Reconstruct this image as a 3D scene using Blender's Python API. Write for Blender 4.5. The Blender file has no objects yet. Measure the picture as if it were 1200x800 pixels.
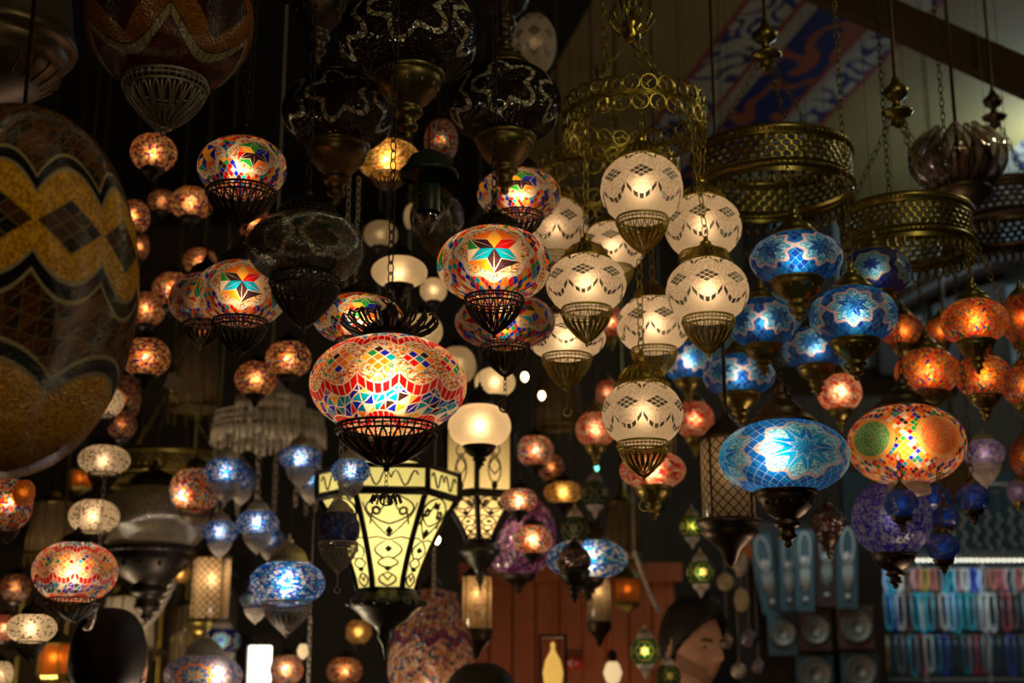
import bpy, math, random
from mathutils import Vector, Matrix
random.seed(11)
PI = math.pi
C = bpy.context.scene.collection
D = bpy.data

# ------------------------------------------------------------------ camera
PITCH = math.radians(14.0)
CAM = Vector((0, 0, 1.6))
FPX = 1667.0
FW = Vector((0, math.cos(PITCH), math.sin(PITCH)))
UP = Vector((0, -math.sin(PITCH), math.cos(PITCH)))
RT = Vector((1, 0, 0))
def at(px, py, zc):
    """photo pixel + distance along the view axis -> place in the room"""
    return CAM + zc * (FW + RT * ((px - 600) / FPX) + UP * ((400 - py) / FPX))
def elev(py):
    return PITCH + math.atan((400 - py) / FPX)
cd = D.cameras.new('camera'); cam = D.objects.new('camera', cd); C.objects.link(cam)
cam.location = CAM; cam.rotation_euler = (PI / 2 + PITCH, 0, 0)
cd.sensor_width = 36; cd.lens = 50.0; cd.clip_start = 0.05; cd.clip_end = 60
cd.dof.use_dof = True; cd.dof.focus_distance = 2.2; cd.dof.aperture_fstop = 4.0
bpy.context.scene.camera = cam
vs = bpy.context.scene.view_settings
vs.view_transform = 'Standard'; vs.look = 'None'; vs.gamma = 1.0; vs.use_curve_mapping = False; vs.exposure = 0.0
cy = bpy.context.scene.cycles
cy.max_bounces = 6; cy.diffuse_bounces = 3; cy.glossy_bounces = 3; cy.transmission_bounces = 5
cy.transparent_max_bounces = 10; cy.sample_clamp_indirect = 2.0; cy.caustics_reflective = False; cy.caustics_refractive = True

def ceil_z(y):
    return 4.4 + 0.32 * math.sin(PI * max(0, min(1, (y + 1.5) / 10.0)))
BACK = 8.35

# ------------------------------------------------------------------ node expressions
class V:
    nt = None
    def __init__(s, k): s.k = k
    def __add__(a, b): return F('ADD', a, b)
    __radd__ = __add__
    def __sub__(a, b): return F('SUBTRACT', a, b)
    def __rsub__(a, b): return F('SUBTRACT', b, a)
    def __mul__(a, b): return F('MULTIPLY', a, b)
    __rmul__ = __mul__
    def __truediv__(a, b): return F('DIVIDE', a, b)
    def __lt__(a, b): return F('LESS_THAN', a, b)
    def __gt__(a, b): return F('GREATER_THAN', a, b)
def put(inp, v):
    if isinstance(v, V): V.nt.links.new(v.k, inp)
    elif isinstance(v, bpy.types.NodeSocket): V.nt.links.new(v, inp)
    else:
        if isinstance(v, tuple) and len(v) == 3 and inp.type == 'RGBA': v = (*v, 1)
        inp.default_value = v
def node(t, **kw):
    n = V.nt.nodes.new(t)
    for k, v in kw.items(): setattr(n, k, v)
    return n
def F(op, *a):
    n = node('ShaderNodeMath', operation=op)
    for i, x in enumerate(a): put(n.inputs[i], x)
    return V(n.outputs[0])
def vabs(a): return F('ABSOLUTE', a)
def frac(a): return F('FRACT', a)
def flo(a): return F('FLOOR', a)
def vmin(a, b): return F('MINIMUM', a, b)
def vmax(a, b): return F('MAXIMUM', a, b)
def sin(a): return F('SINE', a)
def cos(a): return F('COSINE', a)
def inv(a): return 1.0 - a
def band(x, c, th): return vabs(x - c) < th
def mixc(f, a, b):
    n = node('ShaderNodeMix', data_type='RGBA'); put(n.inputs[0], f); put(n.inputs[6], a); put(n.inputs[7], b)
    return V(n.outputs[2])
def comb(x, y, z):
    n = node('ShaderNodeCombineXYZ'); put(n.inputs[0], x); put(n.inputs[1], y); put(n.inputs[2], z); return V(n.outputs[0])
def coords(kind='Object'):
    n = node('ShaderNodeTexCoord'); s = node('ShaderNodeSeparateXYZ'); V.nt.links.new(n.outputs[kind], s.inputs[0])
    return V(n.outputs[kind]), V(s.outputs[0]), V(s.outputs[1]), V(s.outputs[2])
def rnd(x, y, z=0.0):
    n = node('ShaderNodeTexWhiteNoise', noise_dimensions='3D'); V.nt.links.new(comb(x, y, z).k, n.inputs[0]); return V(n.outputs[0])
def voro(vec, scale, feat='F1', dim='3D'):
    n = node('ShaderNodeTexVoronoi', feature=feat, voronoi_dimensions=dim); put(n.inputs['Vector'], vec); n.inputs['Scale'].default_value = scale
    return n
def noise(vec, scale, detail=3.0):
    n = node('ShaderNodeTexNoise'); put(n.inputs['Vector'], vec); n.inputs['Scale'].default_value = scale; n.inputs['Detail'].default_value = detail
    return V(n.outputs[0])
def ramp(f, cols, interp='CONSTANT', pos=None):
    n = node('ShaderNodeValToRGB'); r = n.color_ramp; r.interpolation = interp
    k = len(cols)
    while len(r.elements) < k: r.elements.new(0.5)
    for i, c in enumerate(cols):
        r.elements[i].position = (pos[i] if pos else i / k); r.elements[i].color = (*c, 1)
    put(n.inputs[0], f); return V(n.outputs[0])
def beads(vec, scale, cols):
    n = voro(vec, scale); s = node('ShaderNodeSeparateColor'); V.nt.links.new(n.outputs['Color'], s.inputs[0])
    return ramp(V(s.outputs[0]), cols), V(n.outputs['Distance'])

RED = (.62, .006, .008); ORA = (.95, .20, .01); YEL = (.95, .48, .03); GRN = (.01, .30, .05); TEA = (.0, .30, .50); BLU = (.006, .015, .55)
WHI = (.95, .86, .7); DRK = (.03, .012, .02); PNK = (.9, .5, .42); SKY = (.05, .45, .8); PUR = (.12, .02, .3); OLV = (.3, .28, .05)
MULTI = [RED, BLU, YEL, TEA, WHI, DRK, ORA, GRN, RED, ORA, BLU, PNK]
MBEAD = [WHI, YEL, (.7, .55, .4), RED, ORA, WHI, (.3, .12, .08), TEA, WHI, ORA, GRN, (.8, .6, .4), YEL, RED]
BLUES = [(.0, .07, .30), (.0, .12, .42), (.003, .03, .2), (.01, .2, .5), (.0, .06, .28)]
BBEAD = [(.08, .34, .48), (.3, .6, .66), (.02, .2, .4), (.5, .75, .75), (.04, .34, .55), (.15, .4, .45)]
DBLUE = [(.005, .01, .14), (.01, .02, .22), (.01, .03, .3)]
FIRE = [(.75, .03, .01), (.95, .2, .01), (.9, .1, .01), (.95, .45, .03), (.5, .01, .01), (.03, .2, .12), (.9, .25, .02), (.02, .03, .2)]
WARM = [(.85, .25, .05), (.9, .5, .2), (.5, .06, .02), (.95, .7, .4), (.12, .01, .04), (.2, .03, .12), (.95, .55, .2), (.04, .01, .10), (.25, .2, .02), (.9, .35, .08)]

MATS = {}; MATN = {}
def newmat(name):
    m = D.materials.new(name); m.use_nodes = True; nt = m.node_tree
    nt.nodes.clear(); V.nt = nt
    out = node('ShaderNodeOutputMaterial')
    return m, out
def mixsh(f, a, b):
    n = node('ShaderNodeMixShader'); put(n.inputs[0], f); V.nt.links.new(a, n.inputs[1]); V.nt.links.new(b, n.inputs[2]); return n.outputs[0]
def sh(t, col=None, rough=None, ior=None, nrm=None):
    n = node(t)
    if col is not None: put(n.inputs['Color'], col)
    if rough is not None: n.inputs['Roughness'].default_value = rough
    if ior is not None: n.inputs['IOR'].default_value = ior
    if nrm is not None and 'Normal' in n.inputs: V.nt.links.new(nrm, n.inputs['Normal'])
    return n.outputs[0]
def glassy(out, col, height=None, mirror=None, ref=0.35, rr=0.42, core=.12, dif=0.2, tp=0.0, gl=0.10, grough=0.18):
    nrm = None
    if height is not None:
        b = node('ShaderNodeBump'); b.inputs['Strength'].default_value = .5; b.inputs['Distance'].default_value = .02
        put(b.inputs['Height'], height); nrm = b.outputs[0]
    s = mixsh(core, sh('ShaderNodeBsdfRefraction', col, .85, 1.45), sh('ShaderNodeBsdfRefraction', col, rr, 1.35))
    s = mixsh(ref, sh('ShaderNodeBsdfTranslucent', col), s)
    s = mixsh(dif, s, sh('ShaderNodeBsdfDiffuse', col, nrm=nrm))
    if tp: s = mixsh(tp, s, sh('ShaderNodeBsdfTransparent', col))
    s = mixsh(gl, s, sh('ShaderNodeBsdfGlossy', (.8, .8, .8), grough, nrm=nrm))
    if mirror is not None: s = mixsh(mirror, s, sh('ShaderNodeBsdfGlossy', (.8, .78, .7), .22, nrm=nrm))
    V.nt.links.new(s, out.inputs[0])

def sphere_uv():
    o, x, y, z = coords()
    u = F('ARCTAN2', y, x) / (2 * PI) + 0.5
    v = F('ARCSINE', vmax(vmin(z, .999), -.999)) / (PI / 2)
    return o, u, v

def waves_mat(name, n, base, tri, bord, grout, dia, v1=-.38, a1=.18, v2=.62, a2=.2, v3=-.95, a3=.22, th=.05, bs=34, k=6,
              dsx=3.6, dsy=13.0, dv=.08, sh_kw={}, mir=False, tk=26, tm=9, low=None, dotted=False, gap=None, halo_col=None):
    m, out = newmat(name)
    o, u, v = sphere_uv()
    U = u * float(n); cell = flo(U); t = frac(U) - .5
    t2 = frac(U * .5 + .25) - .5
    kk = t * t * 4.0
    w1 = kk * a1 + v1; w2 = v2 - kk * a2; w3 = v3 + a3 - t2 * t2 * 4.0 * a3
    bc, dist = beads(o, bs, base)
    # triangle zone
    X = u * float(tk * 2); Y = v * float(tm) + sin(u * 2 * PI * n) * .2
    par = frac(X) < frac(Y)
    tc = ramp(rnd(flo(X), flo(Y), par), tri)
    fx = frac(X); fy = frac(Y)
    g = vmax(vmax(vabs(fx - fy) < .05, (fx < .07)), (fy < .09))
    tc = mixc(g, tc, grout)
    col = mixc(v < w1, bc, tc)
    lowc = bc if low is None else beads(o, bs, low)[0]
    col = mixc(v < w3, col, lowc)
    col = mixc(v > w2, col, tc)
    # diamonds
    a = t * dsx * 1.0 + (v - dv) * dsy * .5
    b = t * dsx * 1.0 - (v - dv) * dsy * .5
    ins = (vabs(a) < 1.0) * (vabs(b) < 1.0)
    A = (a + 1.0) * 1.5; B = (b + 1.0) * 1.5
    dc = ramp(rnd(flo(A), flo(B), cell + .5), dia)
    gg = vmax(vabs(frac(A + .5) - .5) < .07, vabs(frac(B + .5) - .5) < .07)
    dcol = mixc(gg, dc, grout)
    col = mixc(ins, col, dcol)
    # borders made of square tiles
    fb = frac(U * float(k))
    line = vmax(vmax(band(v, w1, th), band(v, w2, th)), band(v, w3, th))
    tile = line * (vabs(fb - .5) < (.36 if dotted else gap or .44))
    if not dotted:
        halo = vmax(vmax(band(v, w1, th + .016), band(v, w2, th + .016)), band(v, w3, th + .016))
        col = mixc(halo, col, halo_col or grout)
    col = mixc(tile, col, bord)
    mm = None
    if mir:
        mm = vmax(tile, ins * inv(gg)) * .55
    glassy(out, col, dist, mm, **sh_kw)
    MATS[name] = m; MATN[name] = n; return m

def flower_mat(name, n, base, tri, bord, grout, petals, R=.62, K=8, bs=34, asp=1.0, tk=30, tm=9, sh_kw={}, mir=.0, Rp=.5, center=None, outer=None, la=.05, cellcols=None, bw_=.045, fat=0, fat2=None):
    m, out = newmat(name)
    o, u, v = sphere_uv()
    U = u * float(n); cell = flo(U); t = frac(U) - .5
    dx = t * (2 * PI / n); dy = v * (1.35 * asp)
    r = F('SQRT', dx * dx + dy * dy); th = F('ARCTAN2', dy, dx) / (2 * PI) + .5
    bc, dist = beads(o, bs, base)
    X = (u * float(tk * 2) + v * tm); Y = (u * float(tk * 2) - v * tm)
    tc = ramp(rnd(flo(X), flo(Y)), tri)
    g = vmax(frac(X) < .065, frac(Y) < .065)
    tc = mixc(g, tc, grout)
    if outer: tc = beads(o, bs, outer)[0]
    Rm = cos(th * (2 * PI * K)) * la + R
    if cellcols: bc = mixc((V(voro(o, bs * .8).outputs['Distance']) > .5) * .4, mixc(frac(cell * .5) > .25, cellcols[0], cellcols[1]), (.9, .75, .4))
    col = mixc(r < Rm, tc, bc)
    q = frac(th * float(K)) - .5; idx = flo(th * float(K))
    st = r * (vabs(q) * 2.2 + 1.0) / Rp
    pc = ramp(rnd(idx, cell, flo(st * 2.0)), petals)
    pg = vmax(vabs(q) < .03, band(st, .5, .04))
    col = mixc(st < 1.0, col, mixc(pg, pc, grout))
    if fat:
        q = frac(th * float(fat)) - .5; idx = flo(th * float(fat)); idx2 = flo(th * float(fat) + .5)
        pin = (vabs(q) * 2.0 * r) < (Rp - r)
        hexr = r * cos((frac(th * float(fat) + .5) - .5) * (2 * PI / fat)) < Rp * .93
        pc = mixc(pin, ramp(rnd(idx2, cell, 7.0), fat2), ramp(rnd(idx, cell, 2.0), petals))
        pg = vmax(band(vabs(q) * 2.0 * r, Rp - r, .018), vabs(q) < .012)
        col = mixc(vmax(pin, hexr), mixc(r < R * .99, tc, bc), mixc(pg, pc, grout))
    if center is not None: col = mixc(r < Rp * .22, col, center)
    bt = band(r, Rm, bw_)
    tile = bt * (frac(th * float(K * 5)) < .8)
    col = mixc(bt, col, grout); col = mixc(tile, col, bord)
    glassy(out, col, dist, (tile * mir) if mir else None, **sh_kw)
    MATS[name] = m; MATN[name] = n; return m

def bead_mat(name, cols, bs=20, spots=None, sh_kw={}, edge=None):
    m, out = newmat(name)
    o, u, v = sphere_uv()
    bc, dist = beads(o, bs, cols)
    col = bc
    if spots is not None:
        c2, d2 = beads(o, bs * .24, [(1, 1, 1), (0, 0, 0), (1, 1, 1), (1, 1, 1)])
        col = mixc((d2 < .34), bc, spots)
    if edge is not None:
        e = voro(o, bs, 'DISTANCE_TO_EDGE'); col = mixc(V(e.outputs['Distance']) < .05, col, edge)
    glassy(out, col, dist, **sh_kw)
    MATS[name] = m; return m

def metal(name, col, rough=.38, met=.9, bump=0):
    m, out = newmat(name)
    o, x, y, z = coords()
    p = node('ShaderNodeBsdfPrincipled')
    nz = noise(o, 6.0, 4.0)
    put(p.inputs['Base Color'], mixc(nz, tuple(c * .55 for c in col), tuple(min(1, c * 1.35) for c in col)))
    p.inputs['Metallic'].default_value = met; p.inputs['Roughness'].default_value = rough
    if bump:
        b = node('ShaderNodeBump'); b.inputs['Strength'].default_value = .4; b.inputs['Distance'].default_value = .01
        put(b.inputs['Height'], noise(o, bump, 2.0)); V.nt.links.new(b.outputs[0], p.inputs['Normal'])
    V.nt.links.new(p.outputs[0], out.inputs[0]); MATS[name] = m; return m
def plain(name, col, rough=.6, col2=None, scale=8.0, spec=.3, emit=None, es=1.0):
    m, out = newmat(name)
    o, x, y, z = coords()
    p = node('ShaderNodeBsdfPrincipled')
    put(p.inputs['Base Color'], mixc(noise(o, scale, 4.0), col, col2 or tuple(c * .7 for c in col)))
    p.inputs['Roughness'].default_value = rough; p.inputs['Specular IOR Level'].default_value = spec
    if emit: put(p.inputs['Emission Color'], emit); p.inputs['Emission Strength'].default_value = es
    V.nt.links.new(p.outputs[0], out.inputs[0]); MATS[name] = m; return m

metal('bronze', (.10, .07, .045), .42); metal('brass', (.60, .47, .10), .3, 1.0); metal('oldbrass', (.27, .21, .055), .34); metal('silver', (.62, .54, .46), .5, .35)
metal('dullsilver', (.24, .21, .17), .45, .6); metal('agedbrass', (.17, .125, .05), .42); metal('iron', (.035, .028, .024), .45, .8); metal('pewter', (.10, .10, .08), .42)
GK = dict(ref=.75, rr=.4, dif=.1)
waves_mat('mosaic_hero', 12, MBEAD, [BLU, TEA, DRK, RED, YEL, BLU, WHI, (.0, .16, .3), DRK, TEA, ORA, (.02, .01, .25)], (.62, .004, .006), (.95, .8, .65), [ORA, ORA, BLU, TEA, RED, GRN, DRK, YEL, ORA], th=.062, k=5, bs=40, sh_kw=GK,
          v1=-.25, a1=.14, v2=.5, a2=.12, v3=-.8, a3=.2, dsx=2.2, dsy=11, dv=.14, tk=18, tm=7)
waves_mat('mosaic_cream', 8, [(.95, .83, .68), (.85, .72, .58), (.99, .92, .8), (.7, .58, .45)], [(.9, .8, .62), (.95, .85, .68)], (.08, .07, .045), (.95, .86, .7),
          [(.09, .08, .05), (.14, .13, .1), (.35, .34, .3)], th=.045, k=5, bs=32, v1=-.36, a1=.26, v2=.62, a2=.22, v3=-1.6, a3=.1, dsx=2.5, dsy=15.0, dv=.1, dotted=True,
          mir=True, sh_kw=dict(ref=.25, rr=.5, dif=.25, gl=.08, core=.05))
waves_mat('mosaic_gold', 11, [(.85, .42, .015), (.98, .55, .04), (.5, .2, .01), (.9, .45, .02), (.6, .26, .01)], [(.06, .012, .005), (.1, .02, .007), (.02, .008, .005), (.16, .05, .01)],
          (.006, .006, .005), (.17, .11, .04), [(.012, .012, .008), (.09, .03, .008), (.01, .012, .01), (.015, .01, .008)], th=.024, k=6, bs=64, halo_col=(.42, .33, .18), v1=-.1, a1=.09, v2=.37, a2=.12,
          v3=-.42, a3=.12, dsx=2.1, dsy=21.0, dv=.12, tk=24, tm=16, gap=.6, sh_kw=dict(ref=.1, rr=.4, dif=.85, gl=.09, grough=.22))
waves_mat('mosaic_rust', 5, [(.3, .10, .012), (.4, .15, .02), (.22, .07, .01)], [(.16, .012, .004), (.22, .02, .005), (.1, .01, .004)], (.45, .38, .22), (.06, .02, .015),
          [(.04, .015, .02), (.06, .02, .02)], th=.045, k=10, bs=46, v1=-.55, a1=.34, v2=.9, a2=.2, v3=-1.6, a3=.1, dsx=2.6, dsy=5.0, dv=.0, tk=22, tm=9,
          sh_kw=dict(ref=.1, rr=.4, dif=.8, gl=.07))
waves_mat('mosaic_tinted', 10, WARM, MULTI, RED, WHI, MULTI, k=5, bs=26, tk=20, tm=7, sh_kw=GK)
flower_mat('mosaic_star', 4, MBEAD, MULTI, (.8, .72, .6), (.62, .5, .36), [YEL, BLU, ORA, RED, YEL, DRK, TEA], K=8, R=.66, Rp=.5, bs=40, tk=24, tm=7, fat=6, fat2=[WHI, TEA, (.8, .6, .4), GRN, DRK, ORA, (.7, .5, .3)], sh_kw=GK)
flower_mat('mosaic_ring', 5, MBEAD, MULTI, (.75, .68, .55), (.6, .48, .34), [GRN, YEL, BLU, YEL, DRK], K=6, R=.52, Rp=.38, bs=36, tk=22, tm=7, fat=6, fat2=[RED, TEA, BLU, ORA, GRN, WHI], sh_kw=GK)
flower_mat('mosaic_dark', 5, [(.1, .06, .03), (.05, .03, .02), (.2, .12, .05), (.04, .06, .03)], [(.12, .05, .02), (.03, .02, .02), (.02, .04, .08), (.2, .14, .04), (.03, .08, .04)],
           (.7, .62, .4), (.08, .06, .04), [(.02, .05, .03), (.06, .02, .02), (.15, .1, .03)], K=6, R=.52, Rp=.4, bs=30, mir=.35, la=.04, sh_kw=dict(ref=.2, rr=.3, dif=.6, gl=.2, tp=.0))
flower_mat('mosaic_mirror', 5, [(.02, .012, .01), (.04, .02, .012), (.03, .02, .02)], [(.02, .01, .01), (.035, .015, .012), (.015, .012, .01)],
           (.95, .85, .6), (.02, .014, .01), [(.015, .01, .02), (.02, .01, .01)], K=5, R=.5, Rp=.3, bs=16, mir=.3, la=.13, bw_=.06, tk=16, tm=5, sh_kw=dict(ref=.15, rr=.3, dif=.5, gl=.07, grough=.1))  # reflected light painted into the pale colour of the mirror tiles
BK = dict(ref=.7, rr=.4, dif=.12, gl=.12)
flower_mat('mosaic_blue', 5, BBEAD, BLUES, (.85, .5, .36), (.1, .3, .45), BLUES, K=8, R=.52, Rp=.42, bs=30, tk=14, tm=5, la=.07, sh_kw=BK)
flower_mat('mosaic_blue_large', 4, [(.35, .72, .75), (.15, .5, .62), (.6, .88, .85), (.05, .35, .5)], [(.0, .15, .5), (.0, .22, .6), (.0, .1, .42)], (.55, .4, .32), (.45, .68, .75), [(.0, .22, .62), (.0, .34, .7), (.01, .42, .75)],
           K=9, R=.66, Rp=.6, bs=34, la=.07, tk=14, tm=6, sh_kw=BK)
flower_mat('mosaic_navy', 5, BBEAD, DBLUE, (.7, .6, .35), (.1, .15, .3), DBLUE, K=7, R=.5, Rp=.3, bs=40, tk=12, tm=5, sh_kw=BK)
flower_mat('mosaic_fire', 5, [ORA, (.95, .12, .01), YEL, (.45, .02, .01), (.02, .22, .18), ORA, (.95, .3, .02)], FIRE, (.75, .1, .02), (.5, .25, .08), FIRE, K=7, R=.5, Rp=.2, bs=20, tk=24, tm=8, sh_kw=BK)
flower_mat('mosaic_carnival', 5, [(.95, .2, .01), (.98, .3, .01), (.9, .14, .01)], MULTI + [ORA, YEL, WHI, ORA], (.95, .4, .05), (.95, .7, .4), [(.02, .45, .12), (.95, .2, .01), (.95, .3, .01)], K=12,
           R=.42, Rp=.05, bs=44, tk=26, tm=10, la=.0, cellcols=[(.0, .4, .09), (.95, .13, .0), (.95, .16, .0), (.0, .35, .08)], sh_kw=GK, center=None)
bead_mat('beads_warm', WARM, 10, sh_kw=GK); bead_mat('beads_multi', MBEAD + MULTI, 12, sh_kw=GK)
bead_mat('beads_white', [(.9, .8, .64), (.8, .7, .55), (.95, .88, .74)], 26, spots=(.08, .05, .03), sh_kw=dict(ref=.3, rr=.3, dif=.2))
bead_mat('beads_blue', [(.01, .1, .5), (.02, .3, .6), (.5, .65, .75), (.005, .03, .3), (.02, .05, .4), (.7, .6, .55), (.0, .2, .4), (.01, .03, .35)], 13, sh_kw=GK)
bead_mat('beads_violet', [(.1, .06, .4), (.3, .28, .4), (.03, .02, .3), (.4, .35, .4), (.2, .15, .3)], 15, sh_kw=dict(ref=.3, rr=.3, dif=.45))
bead_mat('beads_red', [(.85, .12, .06), (.9, .6, .4), (.9, .3, .15), (.7, .02, .03), (.95, .8, .6)], 11, sh_kw=GK)
bead_mat('beads_amber', [(.9, .5, .1), (.6, .25, .03), (.95, .75, .35), (.3, .1, .02), (.2, .22, .03)], 14, sh_kw=GK)
bead_mat('crackle_blue', [(.004, .07, .38), (.004, .1, .5), (.01, .05, .26)], 9, edge=(.002, .02, .12), sh_kw=dict(ref=.3, rr=.25, dif=.4, gl=.15))
bead_mat('crackle_purple', [(.35, .09, .4), (.5, .2, .55), (.2, .04, .22), (.6, .3, .55)], 7, edge=(.03, .01, .04), sh_kw=dict(ref=.35, rr=.25, dif=.4, gl=.25))
bead_mat('crackle_smoke', [(.4, .36, .24), (.3, .27, .18), (.5, .44, .3)], 34, sh_kw=dict(ref=.3, rr=.3, dif=.45, gl=.3, tp=.2))
bead_mat('frosted', [(.95, .84, .62), (.93, .82, .6)], 5, sh_kw=dict(ref=.25, rr=.5, dif=.12))
bead_mat('amber_glass', [(.6, .2, .02), (.5, .14, .015)], 6, sh_kw=dict(ref=.4, rr=.3, dif=.3))
bead_mat('red_glass', [(.12, .008, .008), (.09, .005, .006)], 6, sh_kw=dict(ref=.4, rr=.2, dif=.4, gl=.2))
flower_mat('star_green', 4, [(.02, .22, .04), (.015, .16, .03)], [(.02, .2, .04), (.01, .12, .02)], (.75, .62, .12), (.6, .55, .12), [(.8, .7, .2), (.75, .7, .25)], K=6, R=.6, Rp=.42, bs=10, tk=8, tm=3, sh_kw=GK)
flower_mat('eye_rings', 3, [(.02, .1, .35), (.05, .2, .5), (.3, .35, .45)], [(.01, .06, .25), (.2, .25, .35), (.02, .15, .4)], (.95, .25, .02), (.9, .35, .05), [(.9, .7, .3), (.3, .5, .6), (.9, .8, .6)], K=10, R=.42, Rp=.3, bs=22, sh_kw=GK)
m, out = newmat('lattice')      # cream glass cylinder under a crossed wire net
o, x, y, z = coords(); u = F('ARCTAN2', y, x) / (2 * PI)
A = frac(u * 16.0 + z * 46.0); B = frac(u * 16.0 - z * 46.0)
glassy(out, mixc(vmax(A < .16, B < .16), (.8, .66, .46), (.05, .035, .02)), None, None, ref=.3, rr=.35, dif=.25)
MATS['lattice'] = m
m, out = newmat('filigree_glass')
o, x, y, z = coords(); bc = voro(o, 110.0, 'DISTANCE_TO_EDGE')
glassy(out, mixc(V(bc.outputs['Distance']) < .08, (.9, .7, .42), (.3, .18, .08)), None, None, ref=.3, rr=.35, dif=.25)
MATS['filigree_glass'] = m
m, out = newmat('clear_glass')
n = node('ShaderNodeBsdfGlossy'); n.inputs['Roughness'].default_value = .05; n.inputs['Color'].default_value = (.8, .75, .8, 1)
lw = node('ShaderNodeLayerWeight'); lw.inputs[0].default_value = .35
V.nt.links.new(mixsh(F('MULTIPLY_ADD', V(lw.outputs['Facing']), .6, .1), sh('ShaderNodeBsdfTransparent', (.9, .84, .82)), n.outputs[0]), out.inputs[0]); MATS['clear_glass'] = m

# ------------------------------------------------------------------ mesh building
class MB:
    def __init__(s): s.v = []; s.f = []
    def lathe(s, prof, n=24, cx=0, cy=0, cz=0, close=False, lobes=0, la=0):
        b = len(s.v)
        for r, z in prof:
            for i in range(n):
                a = 2 * PI * i / n; rr = r * (1 + la * abs(math.sin(lobes * a / 2))) if lobes else r
                s.v.append((cx + rr * math.cos(a), cy + rr * math.sin(a), cz + z))
        for j in range(len(prof) - 1):
            for i in range(n):
                k = (i + 1) % n
                s.f.append((b + j * n + i, b + j * n + k, b + (j + 1) * n + k, b + (j + 1) * n + i))
        if close:
            s.f.append(tuple(b + i for i in range(n))); s.f.append(tuple(b + (len(prof) - 1) * n + i for i in reversed(range(n))))
        return s
    def tube(s, pts, r, n=5, closed=False):
        pts = [Vector(p) for p in pts]; b = len(s.v); L = len(pts); prev = None
        for i, p in enumerate(pts):
            if closed: d = pts[(i + 1) % L] - pts[i - 1]
            else: d = pts[min(i + 1, L - 1)] - pts[max(i - 1, 0)]
            if d.length < 1e-9: d = Vector((0, 0, 1))
            d.normalize()
            if prev is None:
                a = d.orthogonal().normalized()
            else:
                a = prev - d * prev.dot(d)
                a = a.normalized() if a.length > 1e-6 else d.orthogonal().normalized()
            prev = a; c = d.cross(a); rr = r[i] if isinstance(r, (list, tuple)) else r
            for k in range(n):
                t = 2 * PI * k / n; s.v.append(tuple(p + (a * math.cos(t) + c * math.sin(t)) * rr))
        for i in range(L if closed else L - 1):
            j = (i + 1) % L
            for k in range(n):
                q = (k + 1) % n; s.f.append((b + i * n + k, b + i * n + q, b + j * n + q, b + j * n + k))
        if not closed:
            s.f.append(tuple(b + k for k in reversed(range(n)))); s.f.append(tuple(b + (L - 1) * n + k for k in range(n)))
        return s
    def ring(s, R, r, z=0, n=32, m=6, cx=0, cy=0):
        return s.tube([(cx + R * math.cos(2 * PI * i / n), cy + R * math.sin(2 * PI * i / n), z) for i in range(n)], r, m, True)
    def box(s, lo, hi):
        b = len(s.v); x0, y0, z0 = lo; x1, y1, z1 = hi
        s.v += [(x0, y0, z0), (x1, y0, z0), (x1, y1, z0), (x0, y1, z0), (x0, y0, z1), (x1, y0, z1), (x1, y1, z1), (x0, y1, z1)]
        s.f += [tuple(b + i for i in q) for q in ((0, 3, 2, 1), (4, 5, 6, 7), (0, 1, 5, 4), (1, 2, 6, 5), (2, 3, 7, 6), (3, 0, 4, 7))]
        return s
    def ball(s, c, r, n=12, m=8, sz=1.0):
        prof = [(max(r * math.sin(PI * j / m), r * .001), -r * sz * math.cos(PI * j / m)) for j in range(m + 1)]
        return s.lathe(prof, n, c[0], c[1], c[2])
    def links(s, p0, p1, L, r, w=.5):
        """oval chain links from p0 to p1"""
        p0, p1 = Vector(p0), Vector(p1); d = p1 - p0; n = max(1, int(d.length / (L * .78))); d.normalize()
        a = d.orthogonal().normalized(); b = d.cross(a)
        for i in range(n):
            c = p0 + d * (L * .78 * (i + .5)); q = a if i % 2 else b
            s.tube([c + d * (L * .5 * math.sin(t)) + q * (L * .5 * w * math.cos(t)) for t in [2 * PI * k / 8 for k in range(8)]], r, 4, True)
        return s
    def mesh(s, name, mat, smooth=True, flat_angle=None):
        me = D.meshes.new(name); me.from_pydata(s.v, [], s.f)
        if mat: me.materials.append(MATS[mat] if isinstance(mat, str) else mat)
        if smooth: me.polygons.foreach_set('use_smooth', [True] * len(me.polygons))
        me.update(); return me
def link(name, me, parent=None, loc=(0, 0, 0), scale=(1, 1, 1), rot=(0, 0, 0), label=None):
    o = D.objects.new(name, me); C.objects.link(o); o.location = loc; o.scale = scale; o.rotation_euler = rot
    if parent: o.parent = parent
    if label: o['label'] = label
    return o
def tag(o, label, cat, group=None, kind=None):
    if label: o['label'] = label
    if cat: o['category'] = cat
    if group: o['group'] = group
    if kind: o['kind'] = kind
    return o
def thing(name, label, cat, loc, group=None):
    o = D.objects.new(name, None); C.objects.link(o); o.location = loc; o.empty_display_size = .05
    return tag(o, label, cat, group)
def struct(name, mb, mat, smooth=False):
    o = link(name, mb.mesh(name, mat, smooth)); o['kind'] = 'structure'; return o

KIT = {}
def kit(name, fn):
    if name not in KIT: KIT[name] = fn()
    return KIT[name]

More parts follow.
